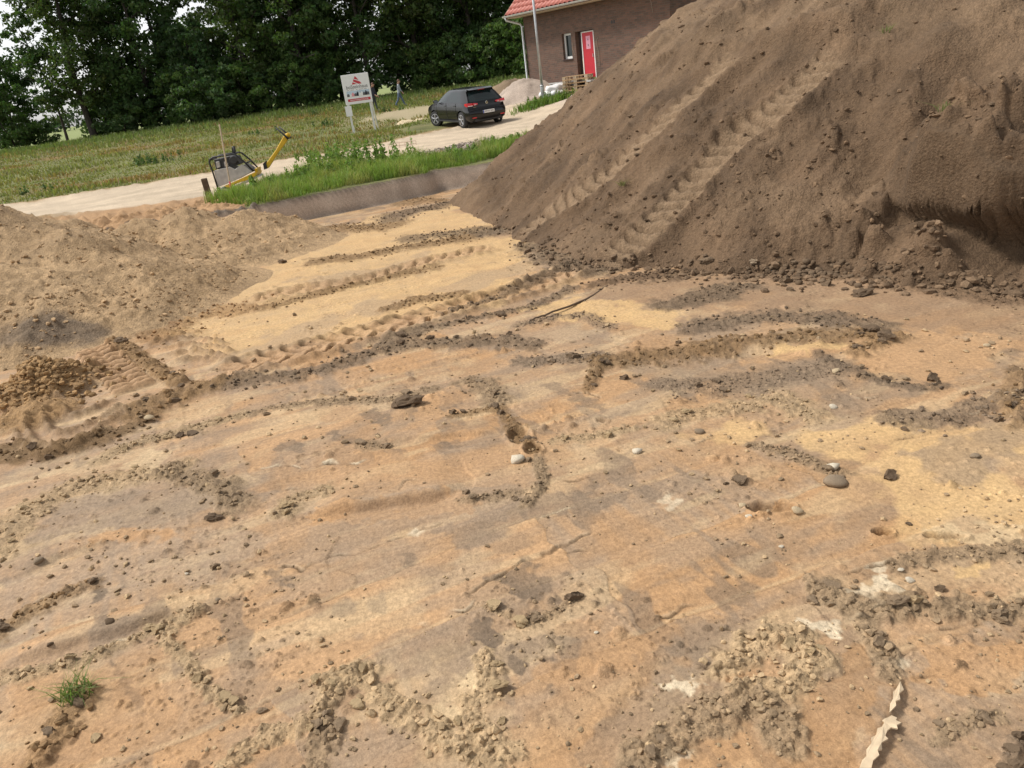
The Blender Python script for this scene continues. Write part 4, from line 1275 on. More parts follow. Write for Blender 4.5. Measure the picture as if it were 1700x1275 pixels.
for u, v, n, h0, h1 in [(255,272,20,.3,.5),(520,200,14,.4,.8),(640,195,10,.3,.6),(545,215,8,.3,.5),(430,228,6,.2,.5),(60,318,4,.2,.3)]:
    c = un(u, v, .1)
    WD += weeds(c[0], c[1], n, .5, h0, h1, g, (.09, .15, .06))
V, F, col = merge([(V, F, col)] + WD)
tag(obj('meadow_grass', big_mesh('meadow_grass', V, F, False, col), MAT['grass_blades']), 'green meadow grass with rusty sorrel patches between the sand road and the trees', 'grass', kind='stuff')
def tuft(name, x, y, z, n, rad, h, label, base=(.12, .2, .05), wd=.008, lean=.8, cat='grass tuft', group=None):
    a = g.uniform(0, 6.283, n); r = rad * np.sqrt(g.uniform(0, 1, n))
    P = np.stack([r * np.cos(a), r * np.sin(a), np.full(n, -.01)], 1)
    V, F, c = blades(P, g.uniform(.5, 1.2, n) * h, np.full(n, wd), g, np.tile(np.array(base), (n, 1)), lean)
    o = obj(name, big_mesh(name, V, F, False, c), MAT['grass_blades'])
    o.location = (x, y, z)
    return tag(o, label, cat, group)
c = un(128, 1155)
tuft('grass_tuft', c[0], c[1], gz1(c[0], c[1]), 130, .085, .11, 'small uprooted tuft of green grass lying on the clods of the pit floor', (.13, .19, .06), .006, 1.1)
for u, v, lb in [(1035,310,'small green grass tuft on the dark slope between the two tyre tracks'), (1555,345,'pale green tuft sticking out of the undercut soil face'), (1470,60,'thin dry grass tuft near the top of the soil mound')]:
    q = hit(u, v)
    tuft('grass_tuft', q[0], q[1], mound_z(q[0], q[1]) - .01, 40, .07, .13, lb, (.14, .18, .06), .007, .9)
q = un(900, 186, .30)
p = np.stack([3.0 + g.normal(size=1400) * .55, 36.1 + g.normal(size=1400) * .3], 1)
L1 = blades(np.stack([p[:, 0], p[:, 1], ground_z(p[:, 0], p[:, 1]) - .02], 1), g.uniform(.12, .42, len(p)), g.uniform(.02, .05, len(p)), g, np.tile(np.array([.14, .23, .05]), (len(p), 1)))
V, F, col = merge([L1] + weeds(3.2, 36.1, 14, .45, .25, .5, g) + weeds(3.7, 36.0, 8, .3, .25, .5, g))
tag(obj('weed_patch', big_mesh('weed_patch', V, F, False, col), MAT['grass_blades']), 'patch of bright green weeds round the foot of the lamp post', 'weeds', kind='stuff')
# ---------------------------------------------------------------- stones and clods
_ico = bmesh.new(); bmesh.ops.create_icosphere(_ico, subdivisions=1, radius=1.0)
ICO_V = np.array([v.co[:] for v in _ico.verts]); ICO_F = np.array([[v.index for v in f.verts] for f in _ico.faces]); _ico.free()
_ico = bmesh.new(); bmesh.ops.create_icosphere(_ico, subdivisions=2, radius=1.0)
IC2_V = np.array([v.co[:] for v in _ico.verts]); IC2_F = np.array([[v.index for v in f.verts] for f in _ico.faces]); _ico.free()
_ico = bmesh.new(); bmesh.ops.create_icosphere(_ico, subdivisions=3, radius=1.0)
IC3_V = np.array([v.co[:] for v in _ico.verts]); IC3_F = np.array([[v.index for v in f.verts] for f in _ico.faces]); _ico.free()
def rock_shape(V, g, ang=.5):
    """chipped lump: cut the ball by random planes"""
    P = V * (g.uniform(.8, 1.15, (len(V), 1)) if len(V) < 300 else 1.0)
    for k in range(6):
        n = g.normal(size=3); n /= np.linalg.norm(n)
        c = g.uniform(.45, .8)
        d = P @ n - c
        P = P - n * np.maximum(d, 0)[:, None] * ang * 1.7
    return P * g.uniform(.85, 1.12, 3)
def rock_mat(name, col, var=.3, rough=.9):
    return simple(name, col, rough, var=var, scale=18, bump=.5, spec=.25)
rock_mat('stone_grey', (.27, .205, .14)); rock_mat('stone_white', (.62, .545, .425)); rock_mat('stone_pale', (.50, .39, .25))
rock_mat('clod_dark', (.14, .096, .06), .4); rock_mat('clod_brown', (.175, .122, .077), .35); rock_mat('clod_tan', (.40, .29, .165), .3)
rock_mat('clod_soil', (.145, .098, .06), .35); rock_mat('clod_grey', (.25, .178, .112), .35)
g = np.random.default_rng(21)
ROCKS = {}
for kind, V, F, a, cnt in (('stone', IC2_V, IC2_F, .35, 5), ('clod', IC3_V, IC3_F, .7, 7)):
    for k in range(cnt):
        P = rock_shape(V, g, a)
        if kind == 'clod':
            D = np.zeros(len(V))
            for q in range(34):                         # crumbly: many small facets standing proud
                n_ = g.normal(size=3); n_ /= np.linalg.norm(n_)
                cs_ = V @ n_; w_ = g.uniform(.82, .96)
                D = np.maximum(D, np.where(cs_ > w_, g.uniform(.08, .30) * np.minimum((cs_ - w_) / (1 - w_) * 3, 1), 0))
            P = P * (.88 + D + .05 * g.normal(size=len(V)))[:, None]
        ROCKS[kind, k] = (P, F)
RM = {}
def rock(name, x, y, z, rad, mat, kind='clod', k=0, flat=.75, label=None, cat=None, group=None, rz=None, asp=1.0):
    key = (kind, k, mat)
    if key not in RM:
        P, F = ROCKS[kind, k]
        RM[key] = big_mesh(name, P, F, kind == 'stone')
        RM[key].materials.append(MAT[mat])
    o = bpy.data.objects.new(name, RM[key]); COL.objects.link(o)
    o.scale = (rad * asp, rad, rad * flat)
    o.rotation_euler = (random.uniform(-.15, .15), random.uniform(-.15, .15), random.uniform(0, 6.28) if rz is None else rz)
    o.location = (x, y, z + rad * flat * .42)
    return tag(o, label, cat, group)
def rock_px(name, u, v, rpx, mat, label, kind='clod', k=0, flat=.7, cat=None, group=None, asp=1.2, mode='pit'):
    p = un(u, v) if mode == 'pit' else hit(u, v)
    dep = float((p - CAM) @ _F)
    z = gz1(p[0], p[1]) if mode == 'pit' else max(mound_z(p[0], p[1]), gz1(p[0], p[1]))
    return rock(name, p[0], p[1], z, rpx * dep / FPX / 1.08, mat, kind, k, flat, label, cat or ('stone' if kind == 'stone' else 'soil clod'), group, -.1, asp)
S_ = 'stone'; C_ = 'clod'
NAMED = [
 ('stone',859,766,15,'stone_white','white rounded stone lying beside the ragged brown hole',S_,0),
 ('stone',1387,806,19,'stone_grey','large smooth grey stone on the flat tan ground near a pale flake',S_,1),
 ('stone',1161,718,10,'stone_grey','round grey stone at the end of the pale gravel strip',S_,2),
 ('stone',1058,751,10,'stone_white','pale flat stone alone on smooth tan ground',S_,3),
 ('stone',1383,675,7,'stone_white','thin white chip standing in the sandy gravel strip',S_,4),
 ('stone',1387,621,8,'stone_pale','pale angular stone on the grey ridge edge',S_,0),
 ('stone',1618,762,8,'stone_grey','grey stone on the pale yellow ground beside a grey stain',S_,1),
 ('stone',1638,574,7,'stone_pale','pale pebble on the orange patch near the soil mound',S_,2),
 ('stone',1383,778,12,'stone_white','pale flattish stone just behind the large smooth grey stone',S_,3),
 ('stone',1510,965,8,'stone_white','white egg-shaped stone above the grey clod ridge',S_,4),
 ('stone',1495,952,5,'stone_white','small white stone touching the grey clod ridge',S_,1),
 ('stone',1297,909,5,'stone_white','tiny white pebble on bare brown ground below the hollow',S_,2),
 ('stone',66,935,11,'stone_grey','grey rounded stone near the brown clod strip',S_,3),
 ('stone',187,1043,8,'clod_dark','black pebble on the smooth tan strip beside a dark stain',S_,4),
 ('stone',87,1080,6,'clod_dark','small flat black stone on the edge of the raised strip',S_,0),
 ('stone',250,701,8,'stone_pale','pale round stone at the toe of the brown clod ridge',S_,1),
 ('stone',310,953,4,'stone_white','small white pebble on smooth tan ground',S_,2),
 ('stone',362,997,6,'stone_grey','grey pebble sitting in a ring of crumbs',S_,3),
 ('stone',1323,853,10,'stone_pale','pale angular stone on the right rim of the shallow hollow',S_,4),
 ('stone',1232,843,8,'stone_pale','pale stone on the left rim of the shallow hollow',S_,0),
 ('stone',1243,862,7,'stone_white','whitish stone below the left rim of the shallow hollow',S_,2),
 ('stone',990,1052,4,'stone_white','tiny white pebble on orange ground',S_,1),
 ('soil_clod',677,675,20,'clod_dark','big dark brown lump of soil alone on smooth ground',C_,0),
 ('soil_clod',952,995,16,'clod_dark','dark grey blocky clod at the end of a crumb trail',C_,1),
 ('soil_clod',1037,630,9,'clod_dark','dark clod between the yellow gouge and the tan flat',C_,2),
 ('soil_clod',1449,551,13,'clod_dark','dark angular clod on top of the yellow-brown clod bank',C_,3),
 ('soil_clod',1474,564,15,'clod_dark','dark blocky clod at the end of the yellow-brown gouge',C_,4),
 ('soil_clod',1478,793,14,'clod_dark','flat dark lump pressed into pale yellow ground',C_,5),
 ('soil_clod',1226,801,12,'clod_brown','brown crumbly clod left of the large smooth grey stone',C_,6),
 ('soil_clod',1432,489,13,'clod_dark','dark brown clod rolled out on the flat before the mound',C_,0),
 ('soil_clod',1305,470,12,'clod_brown','rounded brown clod in front of the pebble drift',C_,1),
 ('soil_clod',1373,475,10,'clod_brown','brown clod between the pebble drift and the dark clod',C_,2),
 ('soil_clod',1313,482,7,'clod_brown','small clod lying against a rounded brown clod',C_,4),
 ('soil_clod',1175,434,11,'clod_brown','lumpy clod at the foot of the right tyre track',C_,3),
 ('soil_clod',1252,434,8,'stone_grey','pale grey lump at the left end of the pebble drift',C_,4),
 ('soil_clod',1548,629,12,'clod_dark','black flat clod below the orange patch',C_,5),
 ('soil_clod',1377,980,14,'clod_grey','dark crumbly clod at the start of the grey clod ridge',C_,6),
 ('soil_clod',1489,1013,14,'clod_grey','rounded grey clod in the middle of the grey clod ridge',C_,0),
 ('soil_clod',1519,1009,13,'clod_tan','orange-brown clod beside a rounded grey clod in the ridge',C_,1),
 ('soil_clod',1562,980,10,'clod_dark','dark clod behind the grey clod ridge',C_,2),
 ('soil_clod',1510,870,5,'clod_dark','little dark clod near a dark slit in the ground',C_,3),
 ('soil_clod',470,436,8,'clod_dark','dark broken lump alone on the pale far sand',C_,4),
 ('soil_clod',300,722,8,'clod_dark','dark clod on the flat strip past the brown clod ridge',C_,5),
 ('soil_clod',318,720,10,'clod_dark','dark crumbly clod beside another dark clod on the flat strip',C_,6),
 ('soil_clod',355,862,11,'clod_dark','dark clod on the edge of the grey crumb patch',C_,0),
 ('soil_clod',1205,805,5,'clod_dark','small dark clod left of a brown crumbly clod',C_,1),
 ('soil_clod',355,941,9,'clod_grey','grey crumbly clod on smooth tan ground',C_,2),
 ('soil_clod',225,775,7,'clod_tan','tan clod at the top of the pale sand triangle',C_,3),
 ('soil_clod',762,1198,9,'clod_tan','tan clod beside the pale sandy blotch',C_,4),
 ('soil_clod',834,1200,9,'clod_tan','single tan clod off the edge of the big clod strip',C_,5),
 ('soil_clod',157,1223,9,'clod_tan','tan clod right of the brown clod pile',C_,6),
 ('soil_clod',435,1181,7,'clod_grey','clod at the lower end of the smooth scraped triangle',C_,0),
 ('soil_clod',1692,1225,12,'clod_dark','dark clod at the edge of the orange scraped strip',C_,1),
 ('soil_clod',1522,1176,6,'clod_grey','grey clod in the furrow beside the pale flakes',C_,2),
]
for nm, u, v, r, mt, lb, kd, k in NAMED:
    rock_px(nm, u, v, r, mt, lb, kd, k, .72 if kd == 'clod' else .66, mode='hit' if v < 445 and u > 900 else 'pit')
# drift of rounded pebbles at the mound foot
for i in range(80):
    u = g.normal(1375, 60); v = g.normal(450, 8) + (u - 1375) * .02
    rock_px('rounded_clod', u, v, g.uniform(3, 8), random.choice(['clod_soil', 'clod_brown', 'clod_soil']), 'rounded brown lump in the drift at the foot of the soil mound', 'stone', int(g.integers(5)), .8, 'soil clod', 'rounded lumps at the mound foot', 1.1, 'hit')
# larger loose lumps on the mound slope
for i in range(36):
    u = g.uniform(860, 1690); v = g.uniform(60, 430)
    q = hit(u, v)
    if not (6 < math.hypot(q[0], q[1]) < 22) or mound_raw(np.array([q[0]]), np.array([q[1]]))[0][0] < .15: continue
    rock_px('slope_clod', u, v, g.uniform(3, 6.5), random.choice(['clod_soil', 'clod_brown', 'clod_brown']), 'loose brown lump resting on the slope of the soil mound', 'clod', int(g.integers(7)), .75, 'soil clod', 'loose lumps on the mound slope', 1.15, 'hit')
# the biggest lumps of the loose strips, one object each
MATN = ['clod_dark', 'clod_brown', 'clod_tan', 'clod_grey', 'clod_soil']
MATC = np.array([(.095, .072, .05), (.20, .14, .088), (.40, .29, .165), (.24, .185, .13), (.16, .113, .074)])
def near_mat(c):
    return MATN[int(np.argmin(((np.sqrt(MATC) - np.sqrt(np.array(c))[None]) ** 2).sum(1)))]
for P, wpx, hg, c, k, cs in STRIPS:
    if P[0][1] < 560: continue
    W = smooth_poly(P, 3)
    for q in range(3):
        s = W[g.integers(len(W))]
        u, v = s[0] + g.normal() * wpx * .25, s[1] + g.normal() * wpx * .25
        if v > 1290: continue
        rock_px('strip_clod', u, v, g.uniform(6, 11) * (1.25 if v > 950 else .85), near_mat(c), 'crumbly lump lying in a strip of loose clods on the pit floor', 'clod', int(g.integers(7)), .7, 'soil clod', 'larger lumps in the clod strips', 1.2)

# ---- small clods: far too many to count
ROCK12 = []
for k in range(6):
    ROCK12.append(rock_shape(ICO_V, g, .6))
ROCK12 = np.array(ROCK12)
def rock_cloud(P, S, C, g):
    n = len(P)
    k = g.integers(0, 6, n)
    V = ROCK12[k]                                        # n,12,3
    a = g.uniform(0, 6.283, n); b = g.uniform(-.5, .5, n)
    ca, sa, cb, sb = np.cos(a), np.sin(a), np.cos(b), np.sin(b)
    x, y, z = V[..., 0] * g.uniform(.8, 1.5, (n, 1)), V[..., 1], V[..., 2] * g.uniform(.55, .95, (n, 1))
    y, z = y * cb[:, None] - z * sb[:, None], y * sb[:, None] + z * cb[:, None]
    x, y = x * ca[:, None] - y * sa[:, None], x * sa[:, None] + y * ca[:, None]
    V = np.stack([x, y, z], -1) * S[:, None, None] + P[:, None, :]
    F = (ICO_F[None] + (np.arange(n) * 12)[:, None, None]).reshape(-1, 3)
    return V.reshape(-1, 3), F, np.repeat(C, 12, 0)
mt = soil_mat('clod_stuff', bump_d=.004, fine=160., var=.3)
PL, SL, CL = [], [], []
for P, wpx, hg, c, k, cs in STRIPS:
    W = smooth_poly(pts(P), 4); hw = width_m(P, wpx)
    L = np.hypot(np.diff(W[:, 0]), np.diff(W[:, 1]))
    area = L.sum() * hw * 2
    dist = np.hypot(*W[len(W) // 2][:2])
    n = int(min(area / (cs * cs) * (1.6 if dist < 5 else .9), 420))
    i = g.choice(len(L), n, p=L / L.sum()); t = g.uniform(0, 1, n)
    p = W[i, :2] + (W[i + 1, :2] - W[i, :2]) * t[:, None]
    p = p + g.normal(size=(n, 2)) * hw * .62
    s = cs * (.10 + .42 * g.uniform(0, 1, n) ** 2.6)
    PL.append(p); SL.append(s); CL.append(c[None] * g.uniform(.75, 1.3, (n, 1)))
n = 900; c_ = un(80, 650); q_ = g.normal(size=(n, 2)) * .26
PL.append(c_[:2] + q_); SL.append(.012 + .04 * g.uniform(0, 1, n) ** 2.5); CL.append(np.array([.33, .205, .095])[None] * g.uniform(.6, 1.25, (n, 1)))
# crumbs everywhere on the near floor
n = 3400
u = g.uniform(-60, 1760, n); v = g.uniform(520, 1330, n)
d = np.stack([un(a, b)[:2] for a, b in zip(u, v)])
den = fbm(d[:, 0] * .9, d[:, 1] * .9, 99, 3)
k = g.uniform(-.5, .5, n) < den
d = d[k]; n = len(d)
PL.append(d); SL.append((.006 + .016 * g.uniform(0, 1, n) ** 3) * np.clip(np.hypot(d[:, 0], d[:, 1]) / 4, .8, 2)); CL.append(np.where(g.uniform(0, 1, (n, 1)) < .5, GCLOD[None] * .95, TCLOD[None]) * g.uniform(.7, 1.25, (n, 1)))
p = np.concatenate(PL); s = np.concatenate(SL); c = np.concatenate(CL)
k = pg_dist(PIT, p[:, 0], p[:, 1]) > .2
p, s, c = p[k], s[k], c[k]
z = ground_z(p[:, 0], p[:, 1]) + s * .25
V, F, col = rock_cloud(np.column_stack([p, z]), s, c, g)
tag(obj('small_clods', big_mesh('small_clods', V, F, False, col, {'rough': np.ones(len(V))}), mt), 'crumbs and small clods strewn over the tan pit floor', 'clods', kind='stuff')
# clods on the mound
n = 6500
al = g.uniform(0, len(MOUND_V), n).astype(int)
P = MOUND_V[al]
r = np.hypot(P[:, 0], P[:, 1])
den = fbm(P[:, 0] * .9, P[:, 1] * .9, 321, 3)
keep = (g.uniform(-.6, .45, n) < den) & (r < 21)
for Q, wd, kk in MTRACKS:
    dd, _, s_, L_ = pl_dist(smooth_poly(pts(Q, 'hit')), P[:, 0], P[:, 1])
    keep &= ~((dd < wd * .5) & (g.uniform(0, 1, n) < .9))
P = P[keep]; n = len(P)
s = .012 + .038 * g.uniform(0, 1, n) ** 3
c = np.array([.145, .094, .055])[None] * g.uniform(.75, 1.4, (n, 1))
# more at the foot
m_ = 1500
u = g.uniform(820, 1700, m_); v = np.interp(u, [820, 900, 1000, 1200, 1480, 1700], [375, 412, 440, 452, 462, 480]) + g.normal(size=m_) * 12
Q = np.stack([hit(a, b) for a, b in zip(u[:500], v[:500])])
z = np.array([max(mound_z(q[0], q[1]), gz1(q[0], q[1])) for q in Q])
P = np.concatenate([P + np.array([0, 0, .004]), np.column_stack([Q[:, :2], z + .008])])
s = np.concatenate([s, .02 + .05 * g.uniform(0, 1, len(Q)) ** 2.5]); c = np.concatenate([c, np.array([.145, .096, .058])[None] * g.uniform(.7, 1.4, (len(Q), 1))])
V, F, col = rock_cloud(P, s, c, g)
tag(obj('mound_clods', big_mesh('mound_clods', V, F, False, col, {'rough': np.ones(len(V))}), mt), 'small clods covering the brown soil mound', 'clods', kind='stuff')

# clods on the sand heaps
HV = np.concatenate(HEAP_V); n = 2600
P = HV[g.integers(0, len(HV), n)]
den = fbm(P[:, 0] * 1.1, P[:, 1] * 1.1, 405, 3)
P = P[g.uniform(-.6, .4, n) < den]; n = len(P)
V, F, col = rock_cloud(P + np.array([0, 0, .004]), .016 + .04 * g.uniform(0, 1, n) ** 3, np.array([.40, .27, .15])[None] * g.uniform(.75, 1.2, (n, 1)), g)
tag(obj('heap_clods', big_mesh('heap_clods', V, F, False, col, {'rough': np.ones(len(V))}), mt), 'small sandy clods lying on the tan sand heaps', 'clods', kind='stuff')
# thin root on the sand at the mound foot
W = smooth_poly([un(u, v) for u, v in ((880,536),(905,529),(940,514),(972,498),(1008,474))], 5)
MBr = MB().tube([(p[0], p[1], gz1(p[0], p[1]) + .014 + .02 * math.sin(i * .25)) for i, p in enumerate(W)], [.010 + .006 * i / len(W) for i in range(len(W))], 6)
tag(MBr.build('root', MAT['twig'], None, True), 'long thin brown root lying on pale sand near the mound foot', 'root')
# ---- pale dried flakes along the furrow on the lower right: one thing each
simple('dried_clay', (.58, .45, .30), .9, var=.15, scale=20, bump=.3)
for out_, lb in (([(1494,1138),(1500,1150),(1492,1160),(1494,1168),(1486,1172),(1487,1180),(1476,1190),(1477,1176),(1482,1168),(1482,1156),(1488,1148)], 'slender pale clay flake at the upper end of the dark furrow'),
        ([(1480,1190),(1489,1194),(1487,1199),(1496,1203),(1488,1209),(1490,1214),(1479,1211),(1473,1217),(1463,1212),(1468,1204),(1461,1200),(1472,1196)], 'ragged short pale clay flake in the middle of the dark furrow'),
        ([(1466,1214),(1473,1219),(1469,1228),(1474,1233),(1463,1241),(1464,1249),(1456,1254),(1459,1262),(1449,1270),(1446,1284),(1426,1284),(1431,1268),(1438,1262),(1438,1250),(1446,1242),(1446,1232),(1454,1226),(1456,1217)], 'long broad pale clay flake at the lower end of the dark furrow')):
    c = np.mean([un(u, v) for u, v in out_], 0)
    P = []
    for k, (u, v) in enumerate(out_):
        q = un(u, v)
        P.append((q[0] - c[0], q[1] - c[1], .006 * ((u * 7 + v * 3) % 5 - 2) / 2))
    o = MB().prism(P, (0, 0, -.007)).build('clay_flake', MAT['dried_clay'])
    o.location = (c[0], c[1], gz1(c[0], c[1]) + .022)
    tag(o, lb, 'clay flake', 'clay flakes along the furrow')
# ---------------------------------------------------------------- built things
simple('white_paint', (.78, .78, .76), .45, var=.05); simple('white_board', (.88, .88, .88), .35, var=.03)
simple('sign_red', (.55, .035, .05), .4, var=.05); simple('sign_grey', (.12, .12, .125), .5, var=.05); simple('sign_pink', (.80, .35, .38), .4, var=.05)
simple('galvanised', (.50, .52, .53), .42, .7, var=.12, scale=12); simple('zinc', (.62, .64, .65), .4, .5, var=.1)
simple('raw_wood', (.50, .34, .19), .8, var=.25, scale=14, bump=.2); simple('old_wood', (.10, .068, .045), .9, var=.35, scale=12, bump=.4)
simple('pale_wood', (.50, .40, .28), .75, var=.2, scale=14); simple('grey_wood', (.30, .25, .19), .85, var=.25, scale=14)
simple('black_rubber', (.022, .022, .023), .85, var=.2); simple('black_plastic', (.02, .02, .022), .5, var=.1)
simple('black_film', (.018, .019, .02), .35, var=.2); simple('yellow_paint', (.72, .44, .018), .4, var=.1, scale=10)
simple('machine_grey', (.46, .44, .41), .5, var=.2, scale=7); simple('engine_dark', (.04, .04, .042), .55, var=.3); simple('steel', (.45, .45, .45), .35, .8)
simple('pink_paint', (.75, .12, .16), .6, var=.15); simple('car_paint', (.0045, .0047, .006), .2, var=.05, spec=.35, coat=.3)
simple('red_lens', (.55, .012, .02), .15, var=.05, coat=.6); simple('white_lens', (.75, .70, .70), .2, var=.03); simple('chrome', (.72, .72, .74), .12, 1.0, var=.03)
simple('alloy', (.42, .42, .43), .35, .6, var=.08); simple('plate_white', (.80, .80, .80), .4, var=.03); simple('plate_blue', (.02, .05, .35), .4, var=.03)
simple('door_red', (.50, .018, .035), .38, var=.06); simple('notice_pink', (.75, .36, .46), .7, var=.08); simple('foam_yellow', (.65, .45, .15), .8, var=.3, scale=5)
simple('roof_red', (.42, .115, .08), .55, var=.18, scale=5); simple('reveal_dark', (.05, .032, .03), .85, var=.2); simple('white_sack', (.80, .79, .78), .5, var=.06)
simple('skin', (.50, .30, .21), .6, var=.06); simple('hair_brown', (.10, .045, .025), .7, var=.25); simple('grey_top', (.28, .32, .36), .85, var=.1)
simple('jeans', (.10, .14, .22), .85, var=.15); simple('navy_jacket', (.018, .02, .035), .7, var=.15); simple('dark_trousers', (.05, .06, .06), .85, var=.15)
simple('shoe', (.25, .25, .24), .7); simple('rust_wire', (.35, .20, .15), .8, var=.3); simple('mortar_grey', (.45, .44, .42), .8)
mt, nt, b = new_mat('car_glass'); b.inputs['Base Color'].default_value = (.012, .02, .02, 1); b.inputs['Roughness'].default_value = .05; b.inputs['Specular IOR Level'].default_value = .5
nz = N(nt, 'ShaderNodeTexNoise', Scale=3.0); rm = N(nt, 'ShaderNodeMapRange'); rm.inputs['To Min'].default_value = .04; rm.inputs['To Max'].default_value = .12
nt.links.new(nz.outputs['Fac'], rm.inputs['Value']); nt.links.new(rm.outputs[0], b.inputs['Roughness'])
# clinker brick wall
def brick_mat(name, c1, c2, mo):
    mt, nt, b = new_mat(name)
    L = nt.links.new
    tc = N(nt, 'ShaderNodeTexCoord'); sx = N(nt, 'ShaderNodeSeparateXYZ'); cx = N(nt, 'ShaderNodeCombineXYZ'); ad = N(nt, 'ShaderNodeMath', operation='ADD')
    L(tc.outputs['Object'], sx.inputs[0]); L(sx.outputs['X'], ad.inputs[0]); L(sx.outputs['Y'], ad.inputs[1]); L(ad.outputs[0], cx.inputs['X']); L(sx.outputs['Z'], cx.inputs['Y'])
    br = N(nt, 'ShaderNodeTexBrick')
    for k, v in (('Scale', 1.0), ('Mortar Size', .006), ('Brick Width', .25), ('Row Height', .083), ('Mortar Smooth', .2), ('Bias', 0.0)): br.inputs[k].default_value = v
    br.inputs['Color1'].default_value = (*c1, 1); br.inputs['Color2'].default_value = (*c2, 1); br.inputs['Mortar'].default_value = (*mo, 1)
    L(cx.outputs[0], br.inputs['Vector'])
    no = N(nt, 'ShaderNodeTexNoise', Scale=2.5, Detail=4.0); L(tc.outputs['Object'], no.inputs['Vector'])
    mr = N(nt, 'ShaderNodeMapRange'); mr.inputs['To Min'].default_value = .75; mr.inputs['To Max'].default_value = 1.25; L(no.outputs['Fac'], mr.inputs['Value'])
    mx = N(nt, 'ShaderNodeMixRGB', blend_type='MULTIPLY'); mx.inputs[0].default_value = 1
    L(br.outputs['Color'], mx.inputs[1]); L(mr.outputs[0], mx.inputs[2]); L(mx.outputs[0], b.inputs['Base Color'])
    b.inputs['Roughness'].default_value = .8
    bp = N(nt, 'ShaderNodeBump', Distance=.01, Strength=.8); inv = N(nt, 'ShaderNodeMath', operation='SUBTRACT'); inv.inputs[0].default_value = 1.0
    L(br.outputs['Fac'], inv.inputs[1]); L(inv.outputs[0], bp.inputs['Height']); L(bp.outputs[0], b.inputs['Normal'])
brick_mat('brick', (.095, .058, .042), (.155, .082, .056), (.125, .11, .092))

def text_mesh(s, size, ext=.002, align='CENTER'):
    c = bpy.data.curves.new('lettering', 'FONT')
    c.body = s; c.size = size; c.extrude = ext; c.align_x = align; c.align_y = 'CENTER'; c.resolution_u = 3
    o = bpy.data.objects.new('lettering', c); COL.objects.link(o)
    bpy.context.view_layer.update()
    me = bpy.data.meshes.new_from_object(o.evaluated_get(bpy.context.evaluated_depsgraph_get()))
    bpy.data.objects.remove(o); bpy.data.curves.remove(c)
    return me
def text(name, s, size, mat, parent, loc, rot=(math.pi / 2, 0, 0), xs=1.0):
    o = obj(name, text_mesh(s, size), mat, parent)
    o.location = loc; o.rotation_euler = rot; o.scale = (xs, 1, 1)
    return o

# ---- house
HA = at(880, 141, 40.)
house = tag(empty('brick_house', (HA[0], HA[1], HA[2]), math.radians(-55)), 'dark red brick house with red tiled roof and red front door', 'house')
WL, WH, WD_ = 9.0, 3.1, 8.0
def wall_panels(mb, x0, x1, z0, z1, holes, y0, y1):
    """wall between x0..x1 with rectangular holes (hx0,hx1,hz0,hz1), butted boxes"""
    xs = sorted({x0, x1, *[h[0] for h in holes], *[h[1] for h in holes]})
    for a, b in zip(xs[:-1], xs[1:]):
        zs = [z0]
        for h in sorted(holes, key=lambda h: h[2]):
            if h[0] <= a and b <= h[1]: zs += [h[2], h[3]]
        zs.append(z1)
        for k in range(0, len(zs), 2):
            if zs[k + 1] - zs[k] > .001: mb.box(((a + b) / 2, (y0 + y1) / 2, (zs[k] + zs[k + 1]) / 2), (b - a, y1 - y0, zs[k + 1] - zs[k]))
mb = MB()
wall_panels(mb, 0, WL, -.0, WH, [(2.62, 3.22, .93, 1.99), (3.5, 4.68, -.0, 1.98)], 0, .36)
mb.box((.18, .36 + (WD_ - .36) / 2, WH / 2), (.36, WD_ - .36, WH))
mb.prism([(.002, 0.1, WH), (.002, WD_ - .1, WH), (.002, WD_ / 2, WH + 3.9)], (.35, 0, 0))
wall = mb.build('wall', MAT['brick'], house)
mb = MB(); mb.box((WL - .18, .36 + (WD_ - .36) / 2, WH / 2), (.36, WD_ - .36, WH)); mb.prism([(WL - .352, 0.1, WH), (WL - .352, WD_ - .1, WH), (WL - .352, WD_ / 2, WH + 3.9)], (.35, 0, 0))
mb.build('gable_wall', MAT['brick'], house)
mb = MB(); mb.box((4.45, -.012, -.28), (8.9, .06, .40)); mb.build('plinth_film', MAT['black_film'], house)
mb = MB(); mb.box((1.73, -.03, -.035), (3.46, .05, .06)); mb.build('plinth_edge', MAT['mortar_grey'], house)
# window
win = MB().box((2.66, .17, 1.46), (.08, .07, 1.05)).box((3.18, .17, 1.46), (.08, .07, 1.05)).box((2.92, .17, .98), (.44, .07, .10)).box((2.92, .17, 1.94), (.44, .07, .08)).build('window', MAT['white_paint'], house)
MB().box((2.92, .185, 1.465), (.44, .012, .87)).build('pane', MAT['car_glass'], win)
MB().box((2.92, .1, .905), (.66, .3, .045)).build('window_sill', MAT['reveal_dark'], win)
# door
dr = MB().box((4.12, .20, .98), (.70, .06, 1.84)).build('door', MAT['door_red'], house)
MB().box((3.745, .19, .985), (.05, .08, 1.93)).box((4.495, .19, .985), (.05, .08, 1.93)).box((4.12, .19, 1.925), (.70, .08, .05)).build('door_frame', MAT['white_paint'], dr)
MB().box((4.536, .20, .7), (.03, .07, 1.2)).box((3.706, .2, .45), (.026, .07, .8)).build('foam_seal', MAT['foam_yellow'], dr)
nt_ = MB().box((4.13, .166, 1.49), (.27, .004, .52)).build('notice', MAT['notice_pink'], dr)
MB().box((4.13, .162, 1.66), (.10, .003, .012)).box((4.13, .162, 1.60), (.05, .003, .05)).box((4.13, .162, 1.38), (.06, .003, .06)).box((4.13, .162, 1.30), (.10, .003, .012)).build('notice_print', MAT['sign_grey'], nt_)
MB().box((4.40, .15, .95), (.03, .03, .14)).build('door_handle', MAT['steel'], dr)
